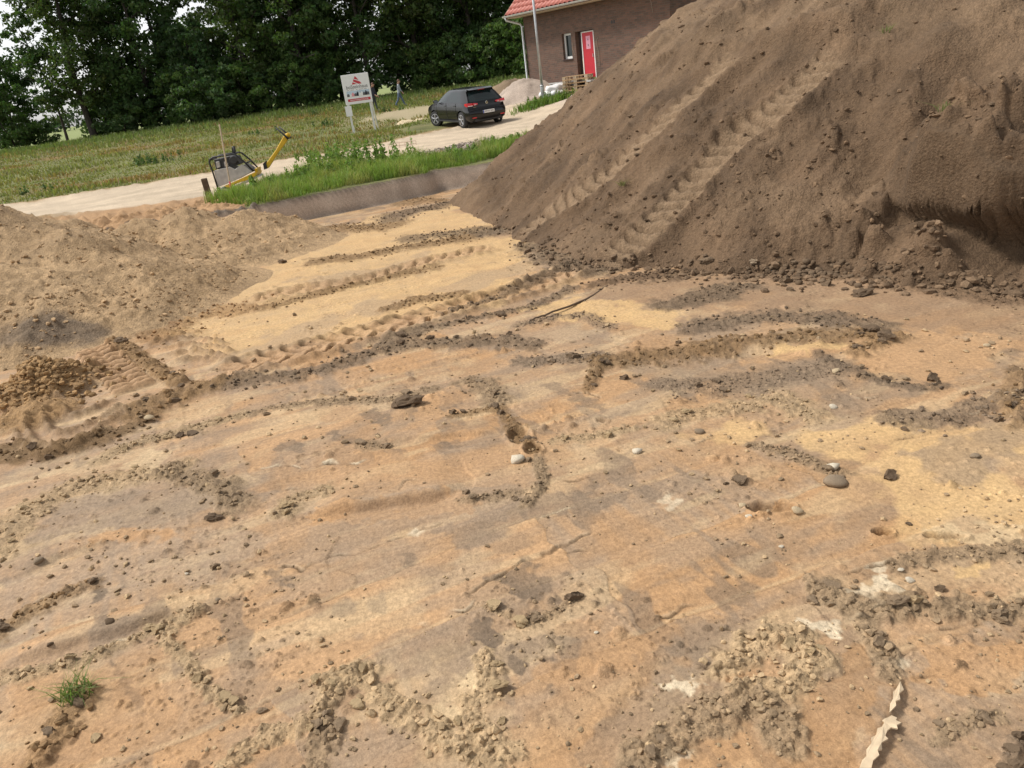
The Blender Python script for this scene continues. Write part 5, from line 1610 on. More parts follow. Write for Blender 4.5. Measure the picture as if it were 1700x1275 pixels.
MB().box((3.604, .26, .98), (.206, .1, 1.95)).box((4.62, .26, .98), (.13, .1, 1.95)).build('door_jamb', MAT['reveal_dark'], house)
for k in (-.07, .07): MB().box((5.9 + k, -.004, 2.12), (.07, .01, .12)).build('vent', MAT['black_plastic'], house)
MB().box((4.0, -.25, -.06), (1.6, .5, .07)).build('door_step', MAT['mortar_grey'], house)
for pth in ([(3.32, -.01, 1.55), (3.30, -.03, 1.3), (3.42, -.02, 1.05)], [(4.95, -.01, 1.62), (4.85, -.03, 1.5), (4.95, -.04, 1.0), (4.92, -.03, .5)], [(7.9, -.01, 2.9), (8.1, -.05, 2.6), (8.15, -.03, 2.2)]):
    MB().tube(pth, .008, 5).build('loose_cable', MAT['grey_wood'], house)
# roof: 42 degree pitch, overhanging
PT = math.radians(42)
rl = 6.2
def rp(x, s, up=0.0):      # point on the roof plane: along eave x, up the slope s
    return (x, -.62 + s * math.cos(PT) - up * math.sin(PT), 3.12 + s * math.sin(PT) + up * math.cos(PT))
roof = MB().prism([rp(-.55, 0, -.13), rp(-.55, 0, 0), rp(-.55, rl, 0), rp(-.55, rl, -.13)], (10.5, 0, 0)).build('roof', MAT['roof_red'], house)
mb = MB().prism([(-.55, 8.62, 2.98), (-.55, 8.62, 3.11), (-.55, 4.0, 7.27), (-.55, 4.0, 7.14)], (10.5, 0, 0)); mb.build('rear_slope', MAT['roof_red'], roof)
MB().prism([rp(-.60, -.02, -.2), rp(-.60, -.02, .05), rp(-.60, rl, .05), rp(-.60, rl, -.2)], (.045, 0, 0)).build('verge_board', MAT['grey_wood'], roof)
MB().box((4.6, -.33, 3.02), (10.3, .60, .03)).build('soffit', MAT['pale_wood'], roof)
# pantiles, one object each over the part of the roof in view
tw, tl = .30, .36
tv, tf = [], []
for j, (yy, up) in enumerate(((0, .050), (tl * 1.12, .022))):
    for k in range(9):
        x_ = tw * 1.02 * k / 8
        w_ = .032 * math.sin(k / 8 * 6.283 - .6)
        tv += [(x_, yy, up + w_), (x_, yy, up + w_ - .018)]
n9 = 18
for k in range(8):
    a, b_ = 2 * k, 2 * k + 2
    tf += [(a, b_, b_ + n9, a + n9), (a + 1, a + n9 + 1, b_ + n9 + 1, b_ + 1), (a, a + 1, b_ + 1, b_)]
tile_me = bpy.data.meshes.new('roof_tile'); tile_me.from_pydata(tv, [], tf); tile_me.materials.append(MAT['roof_red'])
tile_me.polygons.foreach_set('use_smooth', np.ones(len(tf), bool))
for r in range(10):
    for c_ in range(24):
        o = bpy.data.objects.new('roof_tile', tile_me); COL.objects.link(o); o.parent = roof
        q = rp(-.55 + c_ * tw, r * tl, .03)
        o.location = q; o.rotation_euler = (PT + random.uniform(-.012, .012), random.uniform(-.01, .01), 0)
# gutter and downpipe
gp = [( -.08 * math.cos(a), 0, -.08 * math.sin(a)) for a in np.linspace(0, math.pi, 9)]
V, F = [], []
for xx in (-.6, 9.8):
    for q in gp: V.append((xx, -.70 + q[0], 3.13 + q[2]))
    for q in gp: V.append((xx, -.70 + q[0] * .9, 3.13 + q[2] * .9))
for k in range(8):
    F += [(k, k + 1, k + 19, k + 18), (k + 9, k + 27, k + 28, k + 10), (k, k + 9, k + 10, k + 1), (k + 18, k + 19, k + 28, k + 27)]
gut = MB().add(V, F).build('gutter', MAT['zinc'], house)
MB().tube([(-.45, -.70, 3.06), (-.45, -.68, 2.95), (-.12, -.12, 2.72), (-.06, -.08, 2.6), (-.06, -.08, .12), (-.08, -.14, .02), (-.12, -.3, -.12)], .048, 10).build('downpipe', MAT['zinc'], house, True)

# ---- lamp post
lp = at(903, 175, 36.5)
lamp = tag(empty('lamp_post', (lp[0], lp[1], gz1(lp[0], lp[1]) - .05)), 'tall grey metal lamp post with a thicker base standing in green weeds', 'lamp post')
MB().lathe([(.088, -.3), (.088, .78), (.084, .80)], (0, 0, 0), 'Z', 16).build('base_tube', MAT['galvanised'], lamp, True)
MB().lathe([(.094, .79), (.094, .84), (.06, .86)], (0, 0, 0), 'Z', 16).build('collar', MAT['galvanised'], lamp, True)
MB().lathe([(.060, .85), (.058, 3.0), (.050, 6.2)], (0, 0, 0), 'Z', 14).build('pole', MAT['galvanised'], lamp, True)
MB().box((0, -.088, .35), (.07, .012, .28)).build('access_hatch', MAT['galvanised'], lamp)
hd = MB().tube([(0, 0, 6.1), (0, -.1, 6.25), (0, -.5, 6.3)], .03, 8).box((0, -.75, 6.3), (.2, .5, .1)).build('lamp_head', MAT['galvanised'], lamp, False, .02)

# ---- pallets and sacks
def make_pallet():
    e = empty('pallet')
    for k in range(5): MB().box((0, -.34 + .17 * k, .133), (1.2, .11, .022)).build('deck_board', MAT['raw_wood'], e)
    for yy in (-.345, 0, .345):
        MB().box((0, yy, .011), (1.2, .1, .022)).build('bottom_board', MAT['raw_wood'], e)
        for xx in (-.53, 0, .53): MB().box((xx, yy, .072), (.14, .1, .1)).build('block', MAT['pale_wood'], e)
    return e
def copy_tree(o, parent=None):
    c = o.copy(); COL.objects.link(c); c.parent = parent
    for ch in o.children: copy_tree(ch, c)
    return c
pal0 = make_pallet()
sp = at(952, 165, 36.6); sz = gz1(sp[0], sp[1])
PL_ = ['pallet at the bottom of the stack by the soil mound', 'second pallet from the bottom of the stack by the soil mound', 'middle pallet of the stack by the soil mound', 'fourth pallet up in the stack by the soil mound', 'topmost pallet of the stack by the soil mound']
for k in range(5):
    o = pal0 if k == 0 else copy_tree(pal0)
    o.location = (sp[0] + .28 + random.uniform(-.04, .04), sp[1] + random.uniform(-.04, .04), sz + k * .146 - .02); o.rotation_euler = (0, 0, -.5 + random.uniform(-.05, .05))
    tag(o, 'rough wooden ' + PL_[k], 'pallet', 'pallets by the mound')
o = copy_tree(pal0); q = at(917, 167, 37.2); qz = gz1(q[0], q[1])
o.location = (q[0], q[1], qz - .01); o.rotation_euler = (0, 0, -.45)
tag(o, 'single wooden pallet carrying white sacks beside the lamp post', 'pallet', 'pallets by the mound')
def sack(x, y, z, rz, lb, sx=1.0):
    bm = bmesh.new(); bmesh.ops.create_icosphere(bm, subdivisions=3, radius=1)
    for v in bm.verts:
        c = v.co
        e = lambda t, p: math.copysign(abs(t) ** p, t)
        v.co = Vector((e(c.x, .6) * .32, e(c.y, .6) * .22, e(c.z, .8) * .13 + .02 * math.sin(c.x * 7 + c.y * 4)))
    me = bpy.data.meshes.new('sack'); bm.to_mesh(me); bm.free(); me.polygons.foreach_set('use_smooth', np.ones(len(me.polygons), bool))
    o = obj('sack', me, MAT['white_sack']); o.location = (x, y, z); o.rotation_euler = (.05, .06, rz); o.scale = (sx, 1.1, 1)
    return tag(o, lb, 'sack', 'white sacks on the pallet')
for k, (dx, dy, dz, a, lb) in enumerate([(-.28, -.15, .26, -.3, 'white filled sack at the lamp post end of the pallet'), (.22, -.22, .26, .2, 'white filled sack on the pallet edge next to the pallet stack'), (0, .18, .27, 1.0, 'white sack on the pallet behind two others'), (.05, -.1, .47, -.1, 'white sack lying on top of the other sacks'), (.38, .1, .50, .5, 'white sack slumped against the pallet stack')]):
    sack(q[0] + dx, q[1] + dy, qz + dz, a, lb)

# ---- sand and soil heaps beyond the road
def far_heap(name, x, y, h, rx, ry, a, col, label, seed, cat='sand heap', cell=.25):
    n = 70
    t = np.linspace(-1.25, 1.25, n)
    U, W = np.meshgrid(t, t, indexing='ij'); U, W = U.ravel(), W.ravel()
    X_ = x + U * rx * math.cos(a) - W * ry * math.sin(a); Y_ = y + U * rx * math.sin(a) + W * ry * math.cos(a)
    q = np.hypot(U, W) + .18 * fbm(X_ * .6, Y_ * .6, seed, 3)
    H = h * np.clip(1.05 - q ** 1.25, -.2, 2) + .06 * fbm(X_ * 1.5, Y_ * 1.5, seed + 1, 3) + .5 * clods(X_, Y_, cell, seed + 2, .5)
    Z = ground_z(X_, Y_) + H
    F = grid_faces(n, n); k = (np.hypot(U, W) < 1.22)[F].all(1)
    c = np.array(col)[None] * (1 + .22 * fbm(X_ * 1.2, Y_ * 1.2, seed + 4, 4))[:, None]
    u_ = np.unique(F[k]); rm_ = -np.ones(n * n, int); rm_[u_] = np.arange(len(u_))
    return tag(obj(name, big_mesh(name, np.column_stack([X_, Y_, Z])[u_], rm_[F[k]], True, c[u_], {'rough': np.ones(len(u_))}), MAT['mound_soil']), label, cat)
q = at(845, 150, 44); far_heap('soil_heap', q[0] + .3, 45.5, .85, 3.2, 2.0, -.1, (.215, .155, .10), 'brown soil heap left of the brick house behind the black car', 601, 'soil heap')
q = at(868, 165, 39.3); far_heap('sand_heap', q[0] - .1, 39.6, .42, 2.4, 1.5, -.4, (.42, .34, .28), 'smooth pale grey sand heap in front of the brick house corner', 611)
q = un(672, 209, .05); far_heap('sand_pile', q[0], q[1], .13, .45, .4, .2, (.60, .49, .32), 'small pale sand pile in the grass between the sign and the car', 621, cell=.1)
q = un(698, 206, .05); far_heap('sand_pile', q[0], q[1], .10, .40, .35, .2, (.60, .49, .32), 'flat pale sand pile in the grass closer to the black car', 631, cell=.1)
# gravel at the road edge
g = np.random.default_rng(9)
n = 1100; q = un(800, 248, 0.)
p = np.column_stack([q[0] + g.normal(size=n) * .9, q[1] + g.normal(size=n) * .42]); p[:, 1] -= (p[:, 0] - q[0]) * .25
s = g.uniform(.02, .06, n)
V, F, col = rock_cloud(np.column_stack([p, ground_z(p[:, 0], p[:, 1]) + s * .3 + .05 * np.exp(-((p[:, 0] - q[0]) / .7) ** 2)]), s, np.array([.36, .30, .25])[None] * g.uniform(.5, 1.4, (n, 1)), g)
tag(obj('gravel', big_mesh('gravel', V, F, False, col, {'rough': np.ones(len(V))}), MAT['clod_stuff']), 'grey rubble gravel along the near edge of the sand road', 'gravel', kind='stuff')
# wire mesh lying against the verge
a_, b_ = un(646, 252, 0.), un(692, 246, 0.)
wm = tag(empty('wire_mesh', (a_[0], a_[1], gz1(a_[0], a_[1]))), 'rusty wire mesh panel standing at the edge of the sand road', 'wire mesh')
dv = Vector((b_[0] - a_[0], b_[1] - a_[1], 0))
for k in range(6): MB().tube([dv * (k / 5), dv * (k / 5) + Vector((0, .05, .17))], .006, 5).build('upright_wire', MAT['rust_wire'], wm)
for k in range(3): MB().tube([Vector((0, .05 * k / 2, .17 * k / 2)), dv + Vector((0, .05 * k / 2, .17 * k / 2))], .006, 5).build('cross_wire', MAT['rust_wire'], wm)
# white bag scrap
o = rock('plastic_scrap', *un(622, 256, 0.)[:2], gz1(*un(622, 256, 0.)[:2]), .13, 'stone_white', 'clod', 3, .6, 'crumpled white scrap in the weeds at the road edge', 'scrap')

# ---- site sign
SY = 38.8
sg = at(592.3, 147.4, SY); sx0 = sg[0]
sign = tag(empty('site_sign', (sx0, SY, gz1(sx0, SY)), .03), 'white builder sign board with red triangle logo on white posts', 'sign')
zc = sg[2] - sign.location.z
MB().box((0, 0, zc), (1.27, .04, 1.30)).build('board', MAT['white_board'], sign, False, .008)
yb = -.023
def tri(pl, name):
    MB().prism([(x, yb, zc + z) for x, z in pl], (0, -.004, 0)).build(name, MAT['sign_red'], sign)
tri([(0.02, .56), (.155, .365), (-.055, .45)], 'logo_stripe')
tri([(-.075, .425), (.20, .30), (.27, .205), (.12, .205), (-.115, .335)], 'logo_stripe')
tri([(-.135, .305), (.045, .215), (-.19, .205)], 'logo_stripe')
text('lettering', 'boSteinhaus', .225, MAT['sign_grey'], sign, (.02, yb - .002, zc + .095), xs=.93)
for k, w in enumerate((.10, .16, .07, .20, .12)):
    MB().box((-.42 + .205 * k, yb - .001, zc - .03), (w, .003, .014)).build('fine_print_line', MAT['sign_grey'], sign)
# printed row of houses
st = MB().box((.03, yb - .001, zc - .19), (1.06, .003, .24)).build('picture_strip', simple('print_sky', (.55, .68, .80), .5, var=.12, scale=4), sign)
for k, (x, w, hh, mname) in enumerate([(-.44, .12, .12, 'sign_grey'), (-.33, .10, .09, 'white_board'), (-.22, .13, .15, 'sign_pink'), (-.10, .12, .12, 'sign_grey'), (0.0, .10, .17, 'navy_jacket'), (.10, .12, .13, 'white_board'), (.20, .10, .16, 'white_board'), (.30, .12, .13, 'sign_grey'), (.40, .10, .18, 'navy_jacket'), (.49, .10, .14, 'sign_grey')]):
    z0 = zc - .31
    MB().prism([(x - w / 2, yb - .004, z0), (x + w / 2, yb - .004, z0), (x + w / 2, yb - .004, z0 + hh * .7), (x, yb - .004, z0 + hh * 1.2), (x - w / 2, yb - .004, z0 + hh * .7)], (0, -.002, 0)).build('printed_house', MAT[mname], st)
rb = MB().box((.03, yb - .001, zc - .47), (1.06, .003, .115)).build('red_band', MAT['sign_red'], sign)
text('web_address', 'www.bosteinhaus.de', .108, MAT['white_board'], rb, (.03, yb - .005, zc - .468), xs=.95)
MB().box((.50, .06, (zc + .55) / 2 - .08), (.09, .07, zc + .55)).build('post', MAT['white_paint'], sign)
MB().box((-.53, .06, (zc + .55) / 2 - .08), (.09, .07, zc + .55)).build('post', MAT['white_paint'], sign)
MB().tube([(-.60, .12, zc - .25), (-.62, 1.0, .0)], .035, 6).build('brace', MAT['white_paint'], sign)
MB().tube([(.55, .12, zc - .25), (.57, 1.0, .0)], .035, 6).build('brace', MAT['white_paint'], sign)
MB().box((-.60, .98, .12), (.06, .05, .45)).build('peg', MAT['white_paint'], sign)
MB().box((-.56, -.005, zc - .93), (.30, .025, .45)).build('small_panel', MAT['white_board'], sign)

# ---- plate compactor on the verge
CY = 20.9
def cp(u, v, dy=0.0):
    q = at(u, v, CY)
    return Vector((q[0], CY + dy, q[2]))
comp = tag(empty('plate_compactor', cp(385, 318)), 'grey and yellow plate compactor with raised yellow handle on the grassy verge', 'compactor')
bpy.context.view_layer.update()
def wpart(mb, name, mat, smooth=False, bevel=0., parent=None):
    o = mb.build(name, mat, comp if parent is None else parent, smooth, bevel)
    L0 = Vector(comp.location)
    for v in o.data.vertices: v.co -= L0
    return o
def Z(u, v):      # crop pixel -> photo pixel (crop 320,190, scale 9.105)
    return 320 + u / 9.105, 190 + v / 9.105
DEP = .55
def slab(pl, y0, y1):
    return MB().prism([cp(*Z(*p), y0) for p in pl], (0, y1 - y0, 0))
wpart(slab([(318, 850), (560, 790), (640, 830), (740, 750), (900, 860), (640, 1000), (380, 1100)], 0, .02), 'side_panel', MAT['machine_grey'], False, .006)
wpart(slab([(318, 850), (560, 790), (640, 830), (740, 750), (900, 860), (640, 1000), (380, 1100)], DEP - .02, DEP), 'side_panel', MAT['machine_grey'], False, .006)
wpart(slab([(330, 860), (900, 850), (880, 880), (400, 1085)], .03, DEP - .03), 'hood', MAT['engine_dark'])
wpart(slab([(470, 1085), (640, 1010), (920, 880), (970, 880), (955, 930), (860, 985), (640, 1050), (540, 1110)], -.01, DEP + .01), 'base_body', MAT['yellow_paint'], False, .01)
wpart(slab([(400, 1120), (540, 1120), (960, 930), (990, 950), (560, 1165), (400, 1165)], -.04, DEP + .04), 'base_plate', MAT['steel'])
wpart(slab([(300, 690), (520, 640), (640, 640), (700, 760), (560, 800), (330, 835)], .10, DEP - .08), 'engine', MAT['engine_dark'], False, .01)
wpart(slab([(340, 720), (390, 710), (410, 800), (360, 815)], .03, .10), 'air_filter', MAT['machine_grey'], False, .008)
wpart(slab([(460, 720), (480, 715), (495, 790), (475, 795)], .05, .09), 'engine_rod', MAT['steel'])
wpart(slab([(505, 740), (520, 735), (530, 785), (515, 790)], .05, .09), 'engine_rod', MAT['steel'])
fl = wpart(MB().lathe([(.09, 0), (.10, .02), (.10, .06), (.03, .08)], cp(*Z(610, 690), .02), 'Y', 18), 'flywheel_cover', MAT['engine_dark'])
for y0 in (.0, DEP):
    wpart(MB().tube([cp(*Z(375, 1105), y0), cp(*Z(300, 860), y0), cp(*Z(250, 730), y0), cp(*Z(258, 680), y0), cp(*Z(310, 645), y0), cp(*Z(600, 603), y0), cp(*Z(650, 612), y0), cp(*Z(780, 715), y0), cp(*Z(915, 855), y0)], .022, 8), 'roll_frame', MAT['black_plastic'], True)
for q in ((258, 690), (610, 603), (800, 735)):
    wpart(MB().tube([cp(*Z(*q), .0), cp(*Z(*q), DEP)], .02, 8), 'cross_tube', MAT['black_plastic'], True)
wpart(MB().tube([cp(*Z(590, 605), .2), cp(*Z(600, 560), .2), cp(*Z(575, 490), .2)], .03, 8), 'exhaust', MAT['engine_dark'], True)
wpart(slab([(555, 500), (600, 490), (612, 585), (565, 590)], .18, .26), 'lifting_lug', MAT['black_plastic'])
hn = wpart(slab([(1045, 800), (1110, 830), (1250, 610), (1390, 420), (1440, 330), (1380, 290), (1330, 360), (1230, 540)], .22, .33), 'handle_arm', MAT['yellow_paint'], False, .012)
wpart(MB().lathe([(.055, -.09), (.062, 0), (.055, .09)], cp(*Z(1405, 325), .275), 'Y', 16), 'handle_head', MAT['yellow_paint'], True, parent=hn)
wpart(MB().tube([cp(*Z(1430, 375), .10), cp(*Z(1370, 315), .10), cp(*Z(1240, 205), .10)], [.030, .024, .018], 8), 'grip_bar', MAT['black_plastic'], True, parent=hn)
wpart(MB().tube([cp(*Z(1430, 375), .46), cp(*Z(1370, 315), .46), cp(*Z(1240, 205), .46)], [.030, .024, .018], 8), 'grip_bar', MAT['black_plastic'], True, parent=hn)
wpart(MB().tube([cp(*Z(1415, 365), .10), cp(*Z(1415, 365), .46)], .025, 8), 'grip_axle', MAT['black_plastic'], True, parent=hn)
wpart(slab([(1030, 760), (1070, 720), (1100, 830), (1050, 850)], .2, .36), 'handle_hinge', MAT['black_plastic'])
wpart(slab([(915, 830), (965, 810), (970, 900), (930, 905)], .1, .45), 'hinge_block', MAT['yellow_paint'], False, .01)
# stake and post
a_, b_ = cp(366, 206, -.09), cp(388.5, 309, -.30)
stk = tag(empty('wooden_stake', b_), 'long wooden stake with pink painted end leaning on the compactor', 'stake')
MB().tube([a_ - b_, (a_ - b_) * .1 + Vector((0, 0, 0))], [.02, .022], 8).build('shaft', MAT['pale_wood'], stk)
MB().tube([(a_ - b_) * .1, (a_ - b_) * -.06], [.0235, .02], 8).build('painted_end', MAT['pink_paint'], stk)
q = at(347, 325, CY - .3)
pz = gz1(q[0], q[1])
po = MB().box((0, 0, .16), (.145, .12, .58)).build('wooden_post', MAT['old_wood'], None, False, .012)
po.location = (q[0], q[1], pz); po.rotation_euler = (.02, -.03, .2)
tag(po, 'short thick dark wooden post beside the compactor', 'post')
# ---------------------------------------------------------------- car
def catmull(xs, ys, n):
    P = smooth_poly([(a, b) for a, b in zip(xs, ys)], n)
    return P
def make_car():
    car = empty('parked_car')
    # levels: z, half width, x rear, x front (x runs from rear bumper to front)
    LV = [(.20, .74, .16, 3.98), (.30, .85, .05, 4.12), (.45, .885, .0, 4.19), (.58, .893, .0, 4.20), (.66, .893, .04, 4.18), (.70, .89, .085, 4.16), (.80, .885, .105, 4.05),
          (.93, .872, .125, 3.90), (.99, .845, .165, 3.18), (1.12, .785, .29, 2.92), (1.25, .725, .42, 2.66), (1.36, .665, .55, 2.44), (1.415, .62, .50, 2.34), (1.455, .50, .56, 2.26), (1.475, .28, .68, 2.15)]
    ns, nc = 48, 16
    V, rows = [], []
    for j, (z, w, xr, xf) in enumerate(LV):
        row = []
        s_ = np.linspace(0, 1, ns)
        crn = .10 if j < 8 else .05
        def zz(x):
            if 5 <= j <= 8 and x > 3.0:
                return min(z, .99 - .21 * ((x - 3.0) / 1.05) ** 1.4) if j >= 6 else z
            if j >= 12:
                return z - .05 * max(0, (abs(x - 1.45) - .55)) ** 2
            return z
        def ww(x):
            e = min((x - xr) / .5, (xf - x) / .8, 1)
            return w * (1 - .10 * (1 - max(e, 0)) ** 2)
        for s in s_: x = xr + crn + (xf - xr - 2 * crn) * s; row.append((x, -ww(x), zz(x)))           # right-hand... one side, rear to front
        for k in range(1, nc): t = k / nc; yv = -1 + 2 * t; x = xf - .14 * abs(yv) ** 3 + .0; row.append((x - crn * .2, yv * ww(xf - crn), zz(xf)))
        for s in s_[::-1]: x = xr + crn + (xf - xr - 2 * crn) * s; row.append((x, ww(x), zz(x)))
        for k in range(1, nc): t = k / nc; yv = 1 - 2 * t; x = xr + .10 * abs(yv) ** 3; row.append((x, yv * ww(xr + crn), zz(xr)))
        rows.append(row)
    n = len(rows[0])
    for r in rows: V += r
    F, T = [], []
    for j in range(len(LV) - 1):
        for k in range(n):
            k2 = (k + 1) % n
            F.append((j * n + k, j * n + k2, (j + 1) * n + k2, (j + 1) * n + k))
            side = 'L' if k < ns - 1 else ('F' if k < ns + nc - 1 else ('R' if k < 2 * ns + nc - 2 else 'B'))
            T.append((j, k, side))
    F.append(tuple(range(n))[::-1]); T.append((-1, 0, 'U'))
    F.append(tuple((len(LV) - 1) * n + k for k in range(n))); T.append((99, 0, 'T'))
    me = bpy.data.meshes.new('body')
    me.from_pydata(V, [], F)
    bm = bmesh.new(); bm.from_mesh(me)
    bmesh.ops.recalc_face_normals(bm, faces=bm.faces)
    ly = bm.faces.layers.int.new('zone')
    bm.faces.ensure_lookup_table()
    for f, (j, k, sd) in zip(bm.faces, T):
        c = f.calc_center_median(); z_ = 0
        if 8 <= j <= 10:
            if sd in 'LR':
                e = .055 + (c.z - .99) * 1.0                 # distance of the pillars
                if c.x > .86 + (c.z - 1.0) * .35 and c.x < 3.0 - (c.z - 1.0) * 1.35: z_ = 1 if c.x > 1.05 + (c.z - 1.) * .3 and abs(c.x - 1.95) > .05 else (1 if c.x <= 1.0 + (c.z - 1.) * .3 else 0)
            if sd == 'B' and abs(c.y) < .70 - (c.z - 1.0) * .38: z_ = 2
            if sd == 'F' and abs(c.y) < .76 - (c.z - 1.0) * .38: z_ = 3
        f[ly] = z_
    bm.to_mesh(me); bm.free()
    tmp = bpy.data.objects.new('tmp', me); COL.objects.link(tmp)
    cut = MB()
    for wx in (.78, 3.36):
        for sy in (-1, 1):
            cut.lathe([(.375, .62 * sy), (.375, 1.1 * sy)], (wx, 0, .315), 'Y', 28)
    co = cut.build('cut', None)
    md = tmp.modifiers.new('b', 'BOOLEAN'); md.object = co; md.operation = 'DIFFERENCE'; md.solver = 'EXACT'
    bpy.context.view_layer.update()
    em = bpy.data.meshes.new_from_object(tmp.evaluated_get(bpy.context.evaluated_depsgraph_get()))
    bpy.data.objects.remove(tmp); bpy.data.objects.remove(co)
    def split(zone, name, mat):
        bm = bmesh.new(); bm.from_mesh(em)
        ly = bm.faces.layers.int.get('zone')
        bmesh.ops.delete(bm, geom=[f for f in bm.faces if f[ly] != zone], context='FACES')
        m2 = bpy.data.meshes.new(name); bm.to_mesh(m2); bm.free()
        m2.materials.clear()
        m2.polygons.foreach_set('use_smooth', np.ones(len(m2.polygons), bool))
        return obj(name, m2, mat, car)
    body = split(0, 'body', MAT['car_paint'])
    try:
        em2 = body.data
        em2.set_sharp_from_angle(angle=math.radians(38))
    except Exception:
        pass
    split(1, 'side_window', MAT['car_glass']); rw = split(2, 'rear_window', MAT['car_glass']); split(3, 'windscreen', MAT['car_glass'])
    # spoiler, seams, sill
    MB().prism([(.43, -.54, 1.395), (.66, -.57, 1.437), (.66, .57, 1.437), (.43, .54, 1.395)], (0, 0, .022)).build('roof_spoiler', MAT['car_paint'], car, False, .006)
    MB().box((.435, 0, 1.396), (.02, .30, .014)).build('brake_light', MAT['red_lens'], car)
    MB().tube([(.235, .05, 1.055), (.26, .25, 1.075), (.275, .42, 1.085)], .010, 6).build('rear_wiper', MAT['black_plastic'], rw)
    # lights
    for sy in (-1, 1):
        tl_ = MB()
        tl_.prism([(.150, sy * .862, .83), (.150, sy * .60, .83), (.155, sy * .60, .94), (.185, sy * .86, .965)], (-.03, 0, 0))
        tl_.prism([(.15, sy * .86, .83), (.34, sy * .874, .86), (.34, sy * .874, .945), (.185, sy * .86, .965)], (0, sy * .010, 0))
        lt = tl_.build('tail_light', MAT['red_lens'], car, False, .008)
        MB().prism([(.119, sy * .84, .835), (.119, sy * .62, .835), (.119, sy * .62, .862), (.119, sy * .84, .862)], (-.006, 0, 0)).build('clear_lens', MAT['white_lens'], lt)
        l2 = MB().prism([(.105, sy * .59, .85), (.105, sy * .42, .865), (.12, sy * .40, .92), (.12, sy * .59, .945)], (-.025, 0, 0)).build('tail_light', MAT['red_lens'], car, False, .006)
        MB().box((.080, sy * .53, .872), (.006, .09, .022)).build('clear_lens', MAT['white_lens'], l2)
        MB().box((.05, sy * .64, .39), (.03, .20, .04)).build('bumper_reflector', MAT['red_lens'], car, False, .006)
        MB().prism([(4.06, sy * .55, .62), (4.10, sy * .78, .64), (3.98, sy * .80, .76), (4.0, sy * .55, .73)], (.06, 0, 0)).build('headlight', MAT['white_lens'], car, False, .01)
        mm = MB().box((2.83, sy * .985, 1.035), (.12, .20, .13)).build('wing_mirror', MAT['car_paint'], car, False, .03)
        MB().box((2.768, sy * .985, 1.035), (.006, .16, .10)).build('mirror_glass', MAT['chrome'], mm)
        for hx in (1.25, 2.15): MB().box((hx, sy * .893, .86), (.20, .03, .028)).build('door_handle', MAT['car_paint'], car, False, .006)
        for sx_, top in ((1.16, .97), (2.06, .97), (3.02, .95)):
            MB().tube([(sx_ + .0, sy * .896, .34), (sx_ + .02, sy * .899, .62), (sx_, sy * .874, top)], .005, 4).build('door_seam', MAT['black_plastic'], car)
        MB().box((2.07, sy * .872, .27), (2.1, .03, .06)).build('sill_trim', MAT['black_plastic'], car)
    MB().tube([(.075, -.80, .685), (.055, -.4, .685), (.052, 0, .685), (.055, .4, .685), (.075, .80, .685)], .008, 5).build('bumper_seam', MAT['black_plastic'], car)
    MB().box((.12, 0, .29), (.10, 1.2, .12)).build('rear_diffuser', MAT['black_plastic'], car, False, .02)
    # emblem
    em_ = MB().lathe([(.058, 0), (.058, .018), (.05, .022)], (.092, 0, .905), 'X', 24).build('emblem', MAT['chrome'], car)
    em_.scale = (-1, 1, 1); em_.location.x = .19
    ring = MB()
    for pl in ([(-.030, .036), (-.012, -.002), (0, .022), (.012, -.002), (.030, .036)], [(-.040, .018), (-.018, -.040), (0, -.004), (.018, -.040), (.040, .018)]):
        ring.tube([(.072, y, .905 + z) for y, z in pl], .0045, 5)
    eb = ring.build('emblem_bars', MAT['black_plastic'], em_)
    eb.matrix_parent_inverse = Matrix.Translation((.19, 0, 0)) @ Matrix.Diagonal((-1, 1, 1, 1)); eb.matrix_parent_inverse.invert()
    # number plate
    pl = MB().box((.0, 0, .575), (.014, .52, .112)).build('number_plate', MAT['plate_white'], car, False, .003)
    pl.location.x = -.012
    MB().box((-.0085, .238, .575), (.004, .042, .108)).build('plate_band', MAT['plate_blue'], pl)
    text('plate_lettering', 'HF KV 1047', .092, MAT['black_plastic'], pl, (-.0090, -.02, .575), (math.pi / 2, 0, -math.pi / 2), .92)
    text('model_lettering', 'GOLF', .05, MAT['chrome'], car, (.088, .56, .78), (math.pi / 2, 0, -math.pi / 2))
    # wheels
    for i, (wx, sy, st) in enumerate(((.78, -1, 0), (.78, 1, 0), (3.36, -1, .38), (3.36, 1, .38))):
        w = empty('wheel', (wx, sy * .79, .315), st); w.parent = car
        MB().lathe([(.20, -.095), (.29, -.10), (.313, -.085), (.316, 0), (.313, .085), (.29, .10), (.20, .095)], (0, 0, 0), 'Y', 32).build('tyre', MAT['black_rubber'], w, True)
        rm_ = MB()
        rm_.lathe([(.215, sy * .075), (.215, sy * .102), (.195, sy * .104), (.192, sy * .085)], (0, 0, 0), 'Y', 28)
        rm_.lathe([(.045, sy * .06), (.045, sy * .10), (.02, sy * .104)], (0, 0, 0), 'Y', 16)
        for k in range(5):
            a = 2 * math.pi * k / 5 + .3
            for d in (-.17, .17):
                c_, s2 = math.cos(a + d * .55), math.sin(a + d * .55); c2, s3 = math.cos(a + d * .35), math.sin(a + d * .35)
                rm_.tube([(.03 * c_, sy * .098, .03 * s2), (.205 * c2, sy * .095, .205 * s3)], [.024, .020], 6)
        rm_.build('rim', MAT['alloy'], w)
        MB().lathe([(.205, -.05), (.205, .05)], (0, 0, 0), 'Y', 24).build('hub_shadow_plate', MAT['engine_dark'], w)
    MB().box((2.07, 0, .50), (3.9, 1.24, .46)).build('underbody', MAT['black_plastic'], car)
    for sy in (-1, 1): MB().tube([(.02, sy * .0 - .45, .20), (.3, -.45, .22)], .03, 8).build('exhaust_pipe', MAT['steel'], car) if sy == 1 else None
